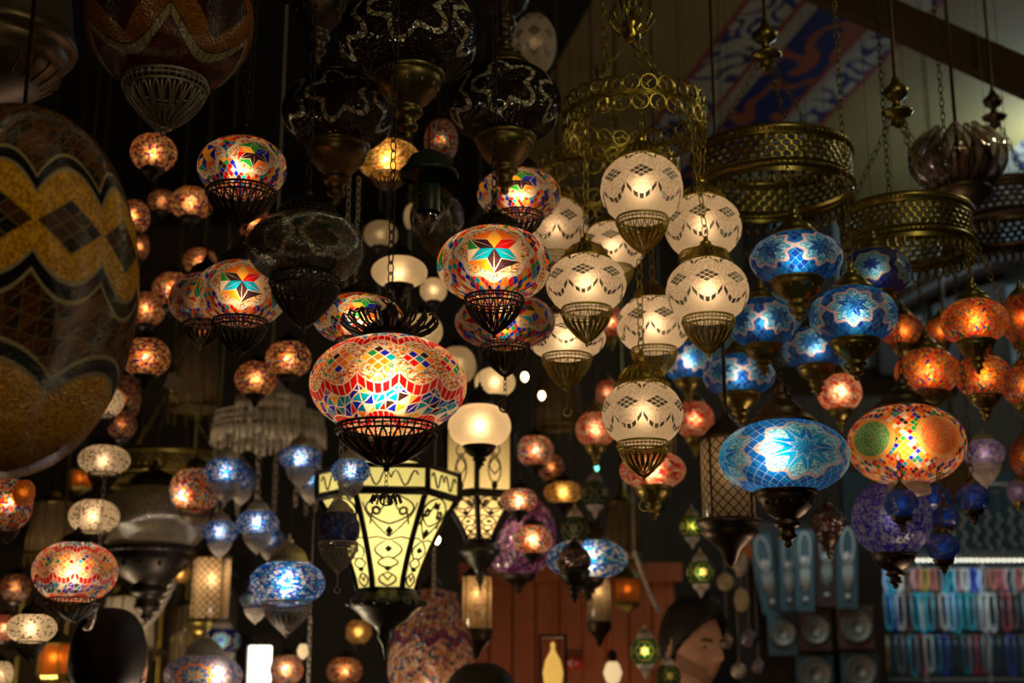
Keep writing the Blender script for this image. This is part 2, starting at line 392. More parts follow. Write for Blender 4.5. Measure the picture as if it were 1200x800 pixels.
def globe_mesh(mat, n=64, m=36, sq=1.0):
    b = MB(); P = []
    for j in range(m + 1):
        t = PI * j / m; r, z = math.sin(t), -math.cos(t)
        P.append((max(.001, r ** sq), z))
    b.lathe(P, n); return b.mesh('glass', mat)
def basket_mesh(mat, dense=20):
    b = MB()
    b.ring(1, .035, 0, 40, 6); b.ring(.97, .03, -.2, 40, 6); b.ring(1.03, .02, -.1, 40, 4)
    for i in range(40):
        a = 2 * PI * i / 40
        b.tube([(math.cos(a), math.sin(a), 0), (1.05 * math.cos(a), 1.05 * math.sin(a), -.1), (.97 * math.cos(a), .97 * math.sin(a), -.2)], .022, 4)
    n = dense
    def pr(t): return .13 + .84 * (1 - t ** 1.5) ** .95 if t < 1 else .13
    for i in range(n):
        for s in (-1, 1):
            pts = []
            for k in range(9):
                t = k / 8; a = 2 * PI * i / n + s * math.sin(PI * min(1, t * 1.15)) * .62 * PI / n
                r = pr(t); pts.append((r * math.cos(a), r * math.sin(a), -.2 - .74 * t))
            b.tube(pts, .026, 4)
        a = 2 * PI * (i + .5) / n
        pts = [((pr(t) - .01) * math.cos(a), (pr(t) - .01) * math.sin(a), -.2 - .74 * t) for t in (0, .2, .4, .6, .8)]
        b.tube(pts, [.012, .03, .035, .03, .012], 4)
    b.lathe([(.01, -.9), (.16, -.9), (.18, -.94), (.1, -.98), (.05, -1.0), (.07, -1.03), (.05, -1.07), (.005, -1.09)], 14)
    return b.mesh('basket', mat)
def cup_mesh(mat):
    P = [(.6, .02), (1, 0), (1.05, -.03), (1.0, -.07), (.93, -.09), (.95, -.13), (.9, -.2), (.8, -.3), (.6, -.42), (.38, -.5), (.34, -.54), (.42, -.57), (.44, -.61), (.34, -.65), (.26, -.68), (.24, -.76),
         (.3, -.8), (.28, -.84), (.14, -.88), (.1, -.92), (.14, -.95), (.1, -.99), (.01, -1.02)]
    b = MB(); b.lathe(P, 36)
    for i in range(36):
        a = 2 * PI * i / 36; b.ball((1.0 * math.cos(a), 1.0 * math.sin(a), -.05), .035, 5, 4)
    for i in range(12):
        a = 2 * PI * i / 12; b.ball((.84 * math.cos(a), .84 * math.sin(a), -.24), .06, 6, 4)
    return b.mesh('cup', mat)
def bell_mesh(mat):
    P = [(1.0, 0), (1.02, .03), (.97, .08), (.9, .11), (.88, .17), (.8, .3), (.62, .45), (.4, .55), (.27, .62), (.2, .7), (.24, .74), (.2, .78), (.1, .84), (.08, .95), (.02, 1.0)]
    b = MB(); b.lathe(P, 32)
    for i in range(24):
        a = 2 * PI * i / 24
        b.tube([(r * 1.02 * math.cos(a), r * 1.02 * math.sin(a), z) for r, z in ((.88, .15), (.8, .3), (.62, .45), (.4, .55), (.24, .64))], .028, 4)
    for i in range(36):
        a = 2 * PI * i / 36; b.ball((1.01 * math.cos(a), 1.01 * math.sin(a), .03), .04, 5, 4)
    return b.mesh('bell', mat)
def cone_mesh(mat):
    P = [(1.0, 0), (1.03, .03), (1.0, .07), (.9, .1), (.9, .15), (.72, .24), (.74, .28), (.56, .38), (.4, .48), (.3, .56), (.33, .59), (.24, .64), (.17, .74), (.2, .78), (.11, .86), (.07, .96), (.02, 1.0)]
    b = MB(); b.lathe(P, 32); return b.mesh('cone', mat)
def crown_mesh(mat):
    """ring of upturned leaves over a low dome, as on the big red lamp"""
    b = MB(); b.lathe([(.62, 0), (.66, .04), (.6, .1), (.55, .3), (.4, .42), (.22, .55), (.16, .7), (.2, .76), (.1, .86), (.05, 1.0)], 28)
    for i in range(18):
        a = 2 * PI * i / 18; c, s = math.cos(a), math.sin(a)
        for off in (-.05, .05):
            a2 = a + off; c2, s2 = math.cos(a2), math.sin(a2)
            b.tube([(.5 * c, .5 * s, .1), (.66 * c2, .66 * s2, .2), (.86 * c2, .86 * s2, .3), (1.0 * c2, 1.0 * s2, .46), (.98 * c, .98 * s, .62), (.88 * c, .88 * s, .58)], .03, 5)
        b.tube([(.45 * c, .45 * s, .25), (.7 * c, .7 * s, .42), (.78 * c, .78 * s, .62), (.7 * c, .7 * s, .7)], .026, 4)
    return b.mesh('crown', mat)
def foot_mesh(mat):
    b = MB(); b.lathe([(.85, .05), (.9, 0), (1.0, -.05), (1.0, -.12), (.93, -.2), (.98, -.3), (1.0, -.7), (.96, -1), (.5, -1.0)], 28); return b.mesh('foot', mat)

LIGHTS = []
def bulb(parent, loc, power, r=.014, col=(1, .62, .3)):
    ld = D.lights.new('bulb_light', 'POINT'); ld.energy = power; ld.shadow_soft_size = r; ld.color = col
    o = D.objects.new('bulb_light', ld); C.objects.link(o); o.location = loc
    if parent: o.parent = parent
    LIGHTS.append(o); return o

LAMPS = []
def topz(x, y, z0, me=None):
    top = ceil_z(y)
    for M_ in LAMPS:
        m_ = M_['c']; d = math.hypot(m_.x - x, m_.y - y)
        if M_['t'] is me or d > M_['R'] + .006 or m_.z < z0 + .02: continue
        q = min(1, d / M_['R']); zz = m_.z - M_['hz'] * math.sqrt(max(0, 1 - q * q)) if q > .62 else m_.z + M_['zl']
        if q > .62: zz -= .12 * M_['hz']
        if zz > z0 - .01: top = min(top, zz - .0008)
    return top
WARMC = (1, .66, .36)
def lamp(px, py, w, h, zc, mat, label, p=1.0, cap='bell', base='basket', metalc='bronze', capw=None, caph=None, bw=None, bh=None, group=None, rot=None, sq=.9,
         hook=0, chain='auto', lc=WARMC, name='mosaic_pendant_lamp', cat='lamp', top=None, lo=(0, 0), face=None, gm='glass_globe', res=None, hook_leaf=False):
    s = zc / FPX; R = w / 2 * s; e = elev(py)
    ha = h / 2 * s; hz = ha * ha - (R * math.sin(e)) ** 2
    hz = math.sqrt(hz) / math.cos(e) if hz > (.3 * ha) ** 2 else ha * .8
    c = at(px, py, zc)
    t = thing(name, label, cat, c, group)
    n = res or (96 if w > 60 else 40)
    if face is not None: rot = math.atan2(CAM.y - c.y, CAM.x - c.x) + PI - 2 * PI * (face + .5) / MATN[mat]
    rot = random.uniform(0, 6.28) if rot is None else rot
    g = link(gm, kit(('g', mat, n, sq), lambda: globe_mesh(mat, n, n // 2, sq)), t, (0, 0, 0), (R, R, hz), (0, 0, rot))
    if p: bulb(t, (lo[0] * R, -.12 * R, lo[1] * hz), p * 0.30 * (R / .1) ** 2, max(.006, R * .11), lc)
    zt = hz
    if cap:
        cw = (capw or w * .5) / 2 * s; ch = (caph or w * .34) * s; k = min(.97, cw / R); zb = hz * math.sqrt(1 - k * k)
        if cap == 'crown': k = .62 * cw / R; zb = hz * math.sqrt(max(0, 1 - k * k))
        fn = {'bell': bell_mesh, 'cone': cone_mesh, 'crown': crown_mesh}[cap]
        zb = zb * .6 + hz * .4
        link('top_cap', kit((cap, metalc), lambda: fn(metalc)), t, (0, 0, zb - .002), (cw * 1.02, cw * 1.02, ch)); zt = zb + ch
    zl = -hz
    if base:
        bwid = (bw or w * .56) / 2 * s; bhei = (bh or w * .4) * s; k = min(.97, bwid / R); zb = -hz * math.sqrt(1 - k * k)
        zb = zb * .4 - hz * .6; bhei *= .93
        fn = {'basket': basket_mesh, 'cup': cup_mesh, 'foot': foot_mesh}[base]
        bm = metalc if base != 'foot' else 'frosted'
        nm = {'basket': 'filigree_basket', 'cup': 'turned_cup', 'foot': 'glass_foot'}[base]
        link(nm, kit((base, bm), lambda: fn(bm)), t, (0, 0, zb + bhei * .06), (bwid * 1.03, bwid * 1.03, bhei)); zl = zb - bhei
    if hook:
        hl = hook * s; b = MB(); b.links((0, 0, zl - hl * .6), (0, 0, zl + .003), max(.007, hl * .2), max(.0007, .012 * hl))
        rr = hl * .16
        b.tube([(rr * math.cos(a), 0, zl - hl * .6 - rr + rr * math.sin(a)) for a in [PI / 2 + 2 * PI * i / 12 * .85 for i in range(13)]], max(.001, hl * .025), 5)
        if hook_leaf:
            for i in range(14):
                a = 2 * PI * i / 14; q = hl * .42
                b.tube([(0, 0, zl - hl * .62), (q * .5 * math.cos(a), q * .5 * math.sin(a), zl - hl * .72), (q * .85 * math.cos(a), q * .85 * math.sin(a), zl - hl * .66), (q * math.cos(a), q * math.sin(a), zl - hl * .85)], .0016, 4)
        link('bottom_hook', b.mesh('bottom_hook', metalc), t)
    LAMPS.append(dict(t=t, c=c, R=R, hz=hz, zt=zt, zl=zl, chain=chain, metal=metalc, zc=zc, top=top, label=label, w=w))
    return t
# ------------------------------------------------------------------ materials of the room
def tri(c): return tuple(c)
def ceiling_hit(px, py):
    d = FW + RT * ((px - 600) / FPX) + UP * ((400 - py) / FPX); t = 0
    for i in range(4000):
        t += .004; p = CAM + d * t
        if p.z > ceil_z(p.y): return p
    return p
pa, pb = ceiling_hit(868, 10), ceiling_hit(800, 100)     # the near edge of the painted transverse band
m, out = newmat('painted_vault')
o, x, y, z = coords()
dv = Vector((pb.x - pa.x, pb.y - pa.y)).normalized(); nv = Vector((-dv.y, dv.x))
pc = ceiling_hit(1010, 60)
if (pc.x - pa.x) * nv.x + (pc.y - pa.y) * nv.y < 0: nv = -nv
s = (x - pa.x) * nv.x + (y - pa.y) * nv.y; l = x * dv.x + y * dv.y
def sv(px, py): q = ceiling_hit(px, py); return (q.x - pa.x) * nv.x + (q.y - pa.y) * nv.y
s1, s2, s3, s4, s5 = 0.0, sv(895, 30), sv(905, 45), sv(985, 90), sv(1020, 110)
s6 = sv(960, 175); s0 = s1
SC = [s1, sv(893, 60), sv(915, 60), sv(990, 60), sv(1005, 60), sv(1045, 60)]
o2 = comb(s, l, 0.0)
warp = noise(o2, 2.2, 2.0)
plaster = mixc(noise(o2, 2.3, 5.0), (.16, .12, .04), (.40, .29, .11))
fl = mixc(band(frac(noise(o2, 4.5, 1.5) * 6.0), .5, .2), (.40, .37, .30), (.02, .03, .13))
field = mixc(band(noise(comb(s * .9, l * .7, 3.0), 4.6, 1.0), .5, .05), (.010, .014, .11), (.30, .07, .02))
vv = voro(comb(s * 1.3, l * .6, 0.0), 3.2); field = mixc(V(vv.outputs['Distance']) < .24, field, (.5, .46, .33))
strp = (.34, .29, .22)
col = plaster
def seg(a, b, c, col): return mixc((s > a) * (s < b), col, c)
col = seg(SC[0], SC[1], fl, col); col = seg(SC[1], SC[2], strp, col); col = seg(SC[2], SC[3], field, col)
col = seg(SC[3], SC[4], strp, col); col = seg(SC[4], SC[5], fl, col)
for k in (0, 1, 3, 5): col = mixc(band(s, SC[k], .014), col, (.25, .04, .02))
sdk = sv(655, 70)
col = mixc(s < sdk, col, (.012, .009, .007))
sh2 = SC[5] + 1.15
col = seg(sh2, sh2 + .35, fl, col); col = seg(sh2 + .35, sh2 + .5, strp, col)
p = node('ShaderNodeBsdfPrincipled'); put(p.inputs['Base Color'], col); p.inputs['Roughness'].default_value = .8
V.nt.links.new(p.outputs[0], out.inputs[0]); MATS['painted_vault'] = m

plain('dark_wood', (.035, .02, .012), .5, (.015, .009, .006), 5)
plain('beam_wood', (.10, .06, .03), .6, (.05, .03, .018), 3)
plain('floor_tile', (.12, .09, .07), .5, (.07, .05, .04), 2)
plain('red_wood', (.34, .09, .028), .45, (.14, .035, .012), 3.5)
plain('grey_plaster', (.24, .31, .32), .8, (.17, .22, .23), 2)
plain('wall_dark', (.11, .075, .045), .7, (.04, .028, .018), 1.5)
plain('card_grey', (.06, .10, .11), .5, (.04, .07, .08)); plain('card_brown', (.10, .045, .035), .7)
plain('eye_white', (.45, .4, .35), .4); plain('stubble', (.42, .22, .13), .7, (.26, .13, .08), 90); plain('skin', (.62, .33, .2), .45, (.55, .28, .16), 20); plain('hair', (.012, .008, .006), .55, (.02, .012, .008), 60)
plain('shirt', (.03, .03, .035), .8); plain('flag_red', (.45, .012, .015), .7); plain('flag_white', (.8, .75, .7), .7)
plain('led_white', (.9, .9, .8), .5, emit=(.95, .93, .7), es=3.0); plain('led_tube', (.9, .9, .9), .5, emit=(1, .93, .8), es=4.0)
plain('bulb_hot', (.9, .8, .6), .4, emit=(1, .72, .4), es=9.0); plain('bulb_dim', (.8, .6, .4), .4, emit=(1, .7, .35), es=.8)
plain('bulb_cyan', (.3, .8, .7), .4, emit=(.2, .9, .75), es=2.5); plain('spangle', (.9, .9, .8), .4, emit=(.9, .85, .6), es=2.2)
plain('socket_green', (.02, .03, .022), .4); plain('gold_lit', (.7, .45, .1), .4, emit=(.9, .5, .1), es=.8)
plain('kilim', (.26, .10, .05), .9, (.14, .05, .03), 10)

# ------------------------------------------------------------------ the room
b = MB(); b.box((-5, -1.6, -.1), (5, BACK + .2, 0)); struct('floor', b, 'floor_tile')
b = MB(); n = 40
for i in range(n + 1):
    yy = -1.5 + (BACK + 1.6) * i / n
    for xx in (-4.6, 5.4): b.v.append((xx, yy, ceil_z(yy))); b.v.append((xx, yy, ceil_z(yy) + .1))
for i in range(n):
    a = i * 4; c = a + 4
    b.f += [(a, a + 2, c + 2, c), (a + 1, c + 1, c + 3, a + 3), (a, c, c + 1, a + 1), (a + 2, a + 3, c + 3, c + 2)]
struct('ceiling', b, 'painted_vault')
b = MB(); b.box((-4.7, BACK, 0), (5.5, BACK + .15, 4.9)); struct('wall_back', b, 'wall_dark')
b = MB(); b.box((-4.75, -1.5, 0), (-4.6, BACK, 4.8)); struct('wall_left', b, 'dark_wood')
b = MB(); b.box((5.4, -1.5, 0), (5.55, BACK, 4.8)); struct('wall_right', b, 'dark_wood')
# pale plaster bays between dark timbers on the upper back wall
def wbox(x0, x1, z0, z1, y0, y1): b = MB(); b.box((x0, y0, z0), (x1, y1, z1)); return b
def wall_px(px0, px1, py0, py1, y):       # rectangle on a plane at depth y
    k = y / FW.y
    def hit(px, py):
        d = FW + RT * ((px - 600) / FPX) + UP * ((400 - py) / FPX); return CAM + d * (y / d.y)
    a, c = hit(px0, py1), hit(px1, py0); return a.x, c.x, a.z, c.z
x0, x1, z0, z1 = wall_px(800, 1260, 230, 430, BACK - .05)
struct('trim_1', wbox(x0, x1, z0, z1, BACK - .08, BACK), 'grey_plaster')
for i, (xa, xb) in enumerate(((880, 900), (958, 972), (1030, 1052), (1096, 1116), (1150, 1166))):
    x0, x1, z0, z1 = wall_px(xa, xb, 220, 440, BACK - .12); struct('trim_%d' % (i + 2), wbox(x0, x1, z0, z1, BACK - .16, BACK - .08), 'dark_wood')
b = MB(); pts = []
for i in range(13):
    px = 960 + i * 22; py = 400 - 100 * math.sin(PI * .5 * i / 12) ** 1.3
    d = FW + RT * ((px - 600) / FPX) + UP * ((400 - py) / FPX); pts.append(CAM + d * ((BACK - .3) / d.y))
b.tube(pts, .07, 8); struct('trim_8', b, 'dark_wood', True)
# the heavy beam crossing under the vault
p0, p1 = at(905, -40, 4.6), at(1260, 118, 4.0)
b = MB(); d = (p1 - p0).normalized(); a = d.cross(Vector((0, 0, 1))).normalized(); u_ = a.cross(d)
for q in (p0, p1 + d * .8):
    for sa, su in ((-1, -1), (1, -1), (1, 1), (-1, 1)): b.v.append(tuple(q + a * .06 * sa + u_ * .045 * su))
b.f = [(0, 1, 2, 3), (4, 7, 6, 5), (0, 4, 5, 1), (1, 5, 6, 2), (2, 6, 7, 3), (3, 7, 4, 0)]
struct('trim_9', b, 'beam_wood')
# reddish boards behind the middle of the shop
x0, x1, z0, z1 = wall_px(545, 790, 668, 840, 6.3)
b = MB(); nb = 9
for i in range(nb):
    w_ = (x1 - x0) / nb; b.box((x0 + i * w_ + .004, 6.3, 0), (x0 + (i + 1) * w_ - .004, 6.36, z1))
b.box((x0, 6.33, 0), (x1, 6.4, z1)); b.box((x0 - .03, 6.26, z1 - .05), (x1 + .03, 6.42, z1 + .03))
tag(link('board_partition', b.mesh('board_partition', 'red_wood', False)), 'reddish brown board partition behind the green star lamps', 'partition')

# bright doorway panel low in the frame
x0, x1, z0, z1 = wall_px(288, 320, 757, 860, 6.6)
b = wbox(x0, x1, z0 - .6, z1, 6.6, 6.63); struct('window_1', b, 'led_tube')
b = MB()
for (xa, xb, za, zb) in ((x0 - .05, x0, z0 - .6, z1 + .05), (x1, x1 + .05, z0 - .6, z1 + .05), (x0, x1, z1, z1 + .05)): b.box((xa, 6.56, za), (xb, 6.66, zb))
struct('trim_10', b, 'dark_wood')

# ------------------------------------------------------------------ lamps: px, py, w, h, depth, material, label
F_ = dict(name='mosaic_pendant_lamp')
HERO = lamp(455, 451, 184, 119, 2.0, 'mosaic_hero', 'large lit red-bordered mosaic lamp with dark leafy crown and big filigree basket', .95, cap='crown', capw=112, caph=46, bw=114, bh=52, face=.25, hook=44, hook_leaf=True,
     metalc='iron', res=128)
lamp(579, 311, 134, 94, 2.25, 'mosaic_star', 'lit multicoloured mosaic lamp with a bright star, dark bell cap and basket', .75, capw=66, caph=36, bw=66, bh=48, face=.0, res=112, metalc='iron')
lamp(592, 377, 118, 68, 2.62, 'mosaic_ring', 'dim multicoloured mosaic lamp hanging just behind and below the bright star lamp', .25, bw=54, bh=42, capw=50, caph=20, hook=42, metalc='iron')
lamp(608, 228, 98, 64, 2.72, 'mosaic_ring', 'lit mosaic lamp half hidden behind a brass cup, above the bright star lamp', .55, bw=54, bh=34, rot=1.0, metalc='iron')
lamp(284, 197, 104, 76, 2.35, 'mosaic_ring', 'lit mosaic lamp with long basket below the rust-red hanging globe', .5, bw=76, bh=46, capw=60, caph=30, face=-.2, res=112, metalc='iron')
lamp(283, 344, 108, 80, 2.5, 'mosaic_star', 'brightly lit mosaic lamp with orange and blue diamonds and dark basket', .52, bw=62, bh=44, face=.0, res=112, metalc='iron')
lamp(240, 352, 84, 66, 2.85, 'mosaic_ring', 'dim mosaic lamp tucked behind the orange and blue diamond lamp', .12, bw=46, bh=30, metalc='iron')
lamp(359, 291, 138, 92, 2.1, 'mosaic_dark', 'unlit dark mosaic lamp with mirror tile ring and wide black basket', 0, bw=78, bh=66, capw=76, caph=40, rot=.3, res=112, metalc='iron', hook=36)
lamp(420, 374, 106, 62, 2.5, 'mosaic_ring', 'lit mosaic lamp peeking out above the large red-bordered lamp', .6, bw=50, bh=30, capw=52, caph=24, rot=1.2, metalc='iron')
lamp(455, 187, 76, 50, 3.1, 'beads_amber', 'small orange lit mosaic lamp glimpsed between dark mirror-tiled globes', .9, bw=40, bh=22)
lamp(517, 165, 40, 52, 3.1, 'beads_multi', 'small dim beaded lamp behind the middle brass cup', .15, bw=26, bh=20)
lamp(10, 338, 296, 436, 1.7, 'mosaic_gold', 'huge unlit amber and black mosaic globe at the frame edge', 0, cap=None, base=None, face=.25, res=160, chain='rod', name='mosaic_pendant_globe')
lamp(199, 24, 194, 178, 1.95, 'mosaic_rust', 'rust-red unlit mosaic globe with pale tile garland and silver basket', 0, capw=80, caph=40, bw=92, bh=66, face=.5, res=128, metalc='dullsilver')
# dark mirror-tiled chandelier globes
lamp(480, 42, 166, 122, 2.35, 'mosaic_mirror', 'unlit black globe with mirror tile edging, highest of the dark cluster', 0, cap='cone', base='cup', metalc='agedbrass', bw=78, bh=90, face=0, res=112, name='mirror_tiled_pendant')
lamp(397, 132, 132, 100, 2.55, 'mosaic_mirror', 'unlit black mirror-edged globe above the dark ringed mosaic lamp', 0, cap='cone', base='cup', metalc='agedbrass', bw=70, bh=80, face=0, res=112, name='mirror_tiled_pendant')
lamp(592, 122, 132, 102, 2.6, 'mosaic_mirror', 'unlit black mirror-edged globe above the bright star lamp', 0, cap='cone', base='cup', metalc='agedbrass', bw=68, bh=76, face=.0, res=112, name='mirror_tiled_pendant')
lamp(375, -30, 130, 90, 2.9, 'mosaic_mirror', 'dark globe cut by the frame top, brass cup above the black mirror-edged globe', 0, cap='cone', base='cup', metalc='bronze', bw=64, bh=90, name='mirror_tiled_pendant')
lamp(592, -42, 130, 90, 2.9, 'mosaic_mirror', 'dark globe cut by the frame top, its cup beside the clear tiled globe', 0, cap='cone', base='cup', metalc='bronze', bw=60, bh=80, name='mirror_tiled_pendant')
lamp(626, 52, 52, 72, 3.5, 'mosaic_cream', 'small unlit clear tiled globe beside a brass cup near the frame top', .05, cap='cone', base=None, capw=24)
lamp(512, 255, 64, 60, 3.0, 'mosaic_dark', 'dull unlit mosaic lamp behind the bare clear candle bulb', 0, bw=36, bh=22)

# cream mosaic chandelier globes in brass
CK = dict(metalc='brass', rot=None)
CG = 'cream mosaic globes in brass on scrolled rings'
def cream(px, py, w, h, zc, label, p=1.0, **k):
    k.setdefault('capw', w * .6); k.setdefault('caph', w * .36); k.setdefault('bw', w * .6); k.setdefault('bh', w * .48)
    return lamp(px, py, w, h, zc, 'mosaic_cream', label, p, metalc='brass', group=CG, name='cream_globe_pendant', **k)
cream(752, 222, 97, 86, 2.56, 'cream mosaic globe directly beneath the scrolled brass ring, highest of the cream ones', .75, face=0)
cream(824, 266, 90, 78, 2.66, 'cream mosaic globe behind a brass chain beside the blue lamps', .7, face=0.1)
cream(829, 341, 97, 80, 2.5, 'cream mosaic globe with brass cap overlapping the one above it', .85, face=0)
cream(687, 333, 94, 73, 2.52, 'cream mosaic globe beside the bright star lamp, dark brass cap on top', .85, face=.1)
cream(650, 268, 78, 76, 2.88, 'cream mosaic globe partly behind the lit mosaic lamp with a blue motif', .5)
cream(718, 290, 76, 62, 3.05, 'cream mosaic globe low behind the highest cream globe', .7)
cream(766, 381, 86, 70, 2.8, 'cream mosaic globe in the heart of the cream cluster', .9)
cream(664, 396, 92, 56, 2.8, 'flattened cream mosaic globe with hook chain under its brass basket', .8, hook=30)
cream(753, 485, 95, 80, 2.42, 'lowest clear and cream mosaic globe with long hook below its basket', .65, face=.5, hook=38, capw=64, caph=46)

# blue lamps
BG = 'blue mosaic lamps with brass caps'
def blue(px, py, w, h, zc, label, p=1.0, mat='mosaic_blue', **k):
    k.setdefault('capw', w * .5); k.setdefault('caph', w * .38); k.setdefault('bw', w * .55); k.setdefault('bh', w * .5); k.setdefault('metalc', 'oldbrass')
    return lamp(px, py, w, h, zc, mat, label, p, cap='cone', base='cup', group=BG, name='blue_mosaic_pendant', lc=(1, .86, .72), **k)
blue(933, 303, 108, 66, 2.7, 'lit blue mosaic lamp highest of the blue ones, under the pierced brass ring', 0.44, face=.5)
blue(1026, 320, 82, 60, 2.74, 'dim navy mosaic lamp with pale tile stripes below the second brass ring', .1, mat='mosaic_navy')
blue(1000, 370, 102, 72, 2.55, 'lit blue mosaic lamp with a white star flower motif', 0.40, face=0)
blue(893, 379, 78, 62, 2.95, 'lit blue mosaic lamp beside the cream globes', 0.32)
blue(955, 408, 78, 52, 3.1, 'blue mosaic lamp squeezed below two bigger blue lamps', 0.28)
blue(866, 440, 84, 52, 3.2, 'wide blue mosaic lamp with clear glass underside behind the cream cluster', 0.32)
blue(806, 424, 60, 50, 3.45, 'small cyan-lit blue lamp behind the lowest cream globe', .7)
blue(919, 536, 152, 90, 2.62, 'brightest big flattened sky-blue mosaic lamp with petal flower', .5, mat='mosaic_blue_large', capw=78, caph=56, bw=70, bh=72, face=-.2, lo=(-.15, .1), metalc='bronze', res=128)
lamp(1045, 608, 92, 90, 3.0, 'beads_violet', 'round violet and white speckled globe with dark cup, unlit', .22, lc=(.8, .85, 1), cap='cone', base='cup', metalc='bronze', bw=50, bh=44, name='speckled_pendant_lamp')  # inner light added to brighten this unlit globe
# fire coloured lamps
lamp(1062, 521, 137, 96, 2.75, 'mosaic_carnival', 'big lit orange mosaic lamp with green and orange round medallions', .6, cap='cone', base='foot', capw=72, caph=44, bw=48, bh=14, face=.5, res=128, metalc='bronze')
FG = 'red and orange mosaic lamps'
def fire(px, py, w, h, zc, label, p=.8, mat='mosaic_fire', **k):
    k.setdefault('capw', w * .55); k.setdefault('caph', w * .42); k.setdefault('bw', w * .55); k.setdefault('bh', w * .55); k.setdefault('metalc', 'oldbrass')
    return lamp(px, py, w, h, zc, mat, label, p, cap='cone', base='cup', group=FG, name='orange_mosaic_pendant', **k)
fire(1142, 377, 78, 56, 2.8, 'orange and yellow mosaic lamp with tall brass cone cap', .55)
fire(1087, 436, 76, 56, 3.06, 'orange-red mosaic lamp above the big orange lamp with medallions', .55)
fire(1152, 441, 64, 52, 2.9, 'amber mosaic lamp with a violet spark and brass cup', .5)
fire(984, 460, 52, 46, 3.35, 'small bright red lamp between the two blue clusters', .9, mat='beads_red')
fire(1058, 388, 50, 40, 3.3, 'small orange lamp beside the navy striped lamp', .3)
fire(1103, 388, 36, 34, 3.4, 'tiny orange lamp behind the chain of the cone-capped lamp', .4)
fire(1198, 374, 50, 62, 3.0, 'red lamp cut by the frame edge, highest of its column', .35)
fire(1203, 452, 56, 50, 2.8, 'red-orange lamp cut by the frame edge, level with the amber one', .35)
fire(1204, 536, 40, 50, 2.9, 'dull red lamp cut by the frame edge, lowest of its column', .2)
fire(1192, 575, 24, 28, 3.6, 'tiny pale violet lamp near the frame edge above the jewellery stall', .4, mat='beads_violet')
fire(814, 492, 46, 46, 3.75, 'orange-red lamp behind the lowest cream globe', .5, mat='beads_red')
fire(698, 503, 48, 44, 3.5, 'orange-red round lamp beside the lowest cream globe', .6, mat='beads_red')
fire(765, 551, 78, 46, 3.3, 'wide red and white lit lamp below the lowest cream globe', .55, mat='beads_red')
fire(712, 460, 28, 32, 3.7, 'tiny rosy lamp behind the lowest cream globe cap', .4, mat='beads_red')
fire(716, 378, 34, 40, 3.6, 'small reddish lamp glowing between two cream globes', .5, mat='beads_red')

# small warm globes at the dark side
SG = 'small warm beaded globes in the dark corner'
def small(px, py, w, h, zc, label, p=.55, mat='beads_warm', **k):
    k.setdefault('base', 'cup'); k.setdefault('capw', w * .5); k.setdefault('caph', w * .3); k.setdefault('bw', w * .5); k.setdefault('bh', w * .32); k.setdefault('group', SG); k.setdefault('metalc', 'iron')
    return lamp(px, py, w, h, zc, mat, label, p, name='beaded_pendant_lamp', **k)
small(180, 179, 54, 46, 3.1, 'small beaded lamp right beneath the silver basket of the rust-red globe', .5)
small(155, 254, 42, 42, 3.3, 'small beaded lamp beside the shoulder of the huge amber globe')
small(163, 289, 24, 32, 3.8, 'tiny beaded lamp beneath the one at the huge globe shoulder')
small(224, 238, 50, 40, 3.5, 'small beaded lamp under and beside the long-basket lamp')
small(190, 236, 34, 28, 3.8, 'tiny dim beaded lamp between two brighter ones', .2)
small(202, 340, 46, 44, 3.4, 'small beaded lamp beside the orange and blue diamond lamp')
small(172, 362, 42, 42, 3.6, 'small beaded lamp hard against the edge of the huge amber globe')
small(171, 419, 57, 48, 3.2, 'round beaded lamp with orange swirls near the pale paper tag')
small(300, 444, 50, 42, 3.4, 'beaded lamp with purple spirals, lower of a touching pair')
small(338, 421, 54, 44, 3.3, 'beaded lamp with pink swirls, higher of a touching pair')
small(234, 306, 40, 32, 3.7, 'dim pinkish beaded lamp above the orange and blue diamond lamp', .3)
small(238, 390, 26, 36, 3.8, 'tiny reddish beaded lamp below the dim tucked-away lamp', .3)
small(142, 468, 46, 60, 3.8, 'dim brown beaded lamp behind the white dotted lamp', .12)
small(143, 497, 34, 36, 3.6, 'dim violet beaded lamp below the dim brown one', .12)
small(299, 262, 40, 40, 3.3, 'orange-lit beaded lamp behind the unlit dark mosaic lamp', .35)
small(627, 528, 44, 38, 3.9, 'beaded lamp with colourful dots above the amber oval lamp', .6, mat='beads_multi')
small(646, 548, 32, 34, 4.1, 'dim beaded lamp overlapping the one with colourful dots', .2)
small(660, 577, 46, 28, 4.0, 'amber oval beaded lamp above the purple crackled globe', .6, mat='beads_amber')
small(608, 586, 44, 30, 3.3, 'bright beaded lamp at the top of the purple crackled globe', .8, mat='beads_multi')
small(624, 632, 46, 36, 3.4, 'bright beaded lamp in front of the purple crackled globe', .9, mat='beads_multi')
small(420, 740, 30, 30, 4.6, 'small orange lamp beside the base of the panelled lantern', .6, mat='beads_amber')
small(404, 786, 42, 34, 4.4, 'small reddish lamp low beside the hanging silver chain', .4)
small(336, 784, 40, 36, 4.2, 'small green and white lamp beside the glaring doorway', .9, mat='beads_multi')
small(210, 672, 26, 24, 4.2, 'tiny orange lamp above the lattice cylinder', .8, mat='beads_amber')
small(5, 735, 24, 32, 3.9, 'orange lamp cut by the frame edge beside the dotted white lamp', .8, mat='beads_red')
small(18, 688, 36, 34, 3.9, 'dim brown beaded lamp above the dotted white lamp at the edge', .25)
small(10, 590, 56, 64, 3.0, 'multicoloured beaded lamp cut by the frame edge below the huge globe', .45, mat='beads_multi', base='basket')
small(28, 577, 26, 32, 2.7, 'orange patterned little lamp just below the huge amber globe', .5, mat='amber_glass', base=None)
small(85, 508, 22, 26, 3.9, 'tiny dark red lamp below the edge of the huge globe', .12, mat='beads_red')
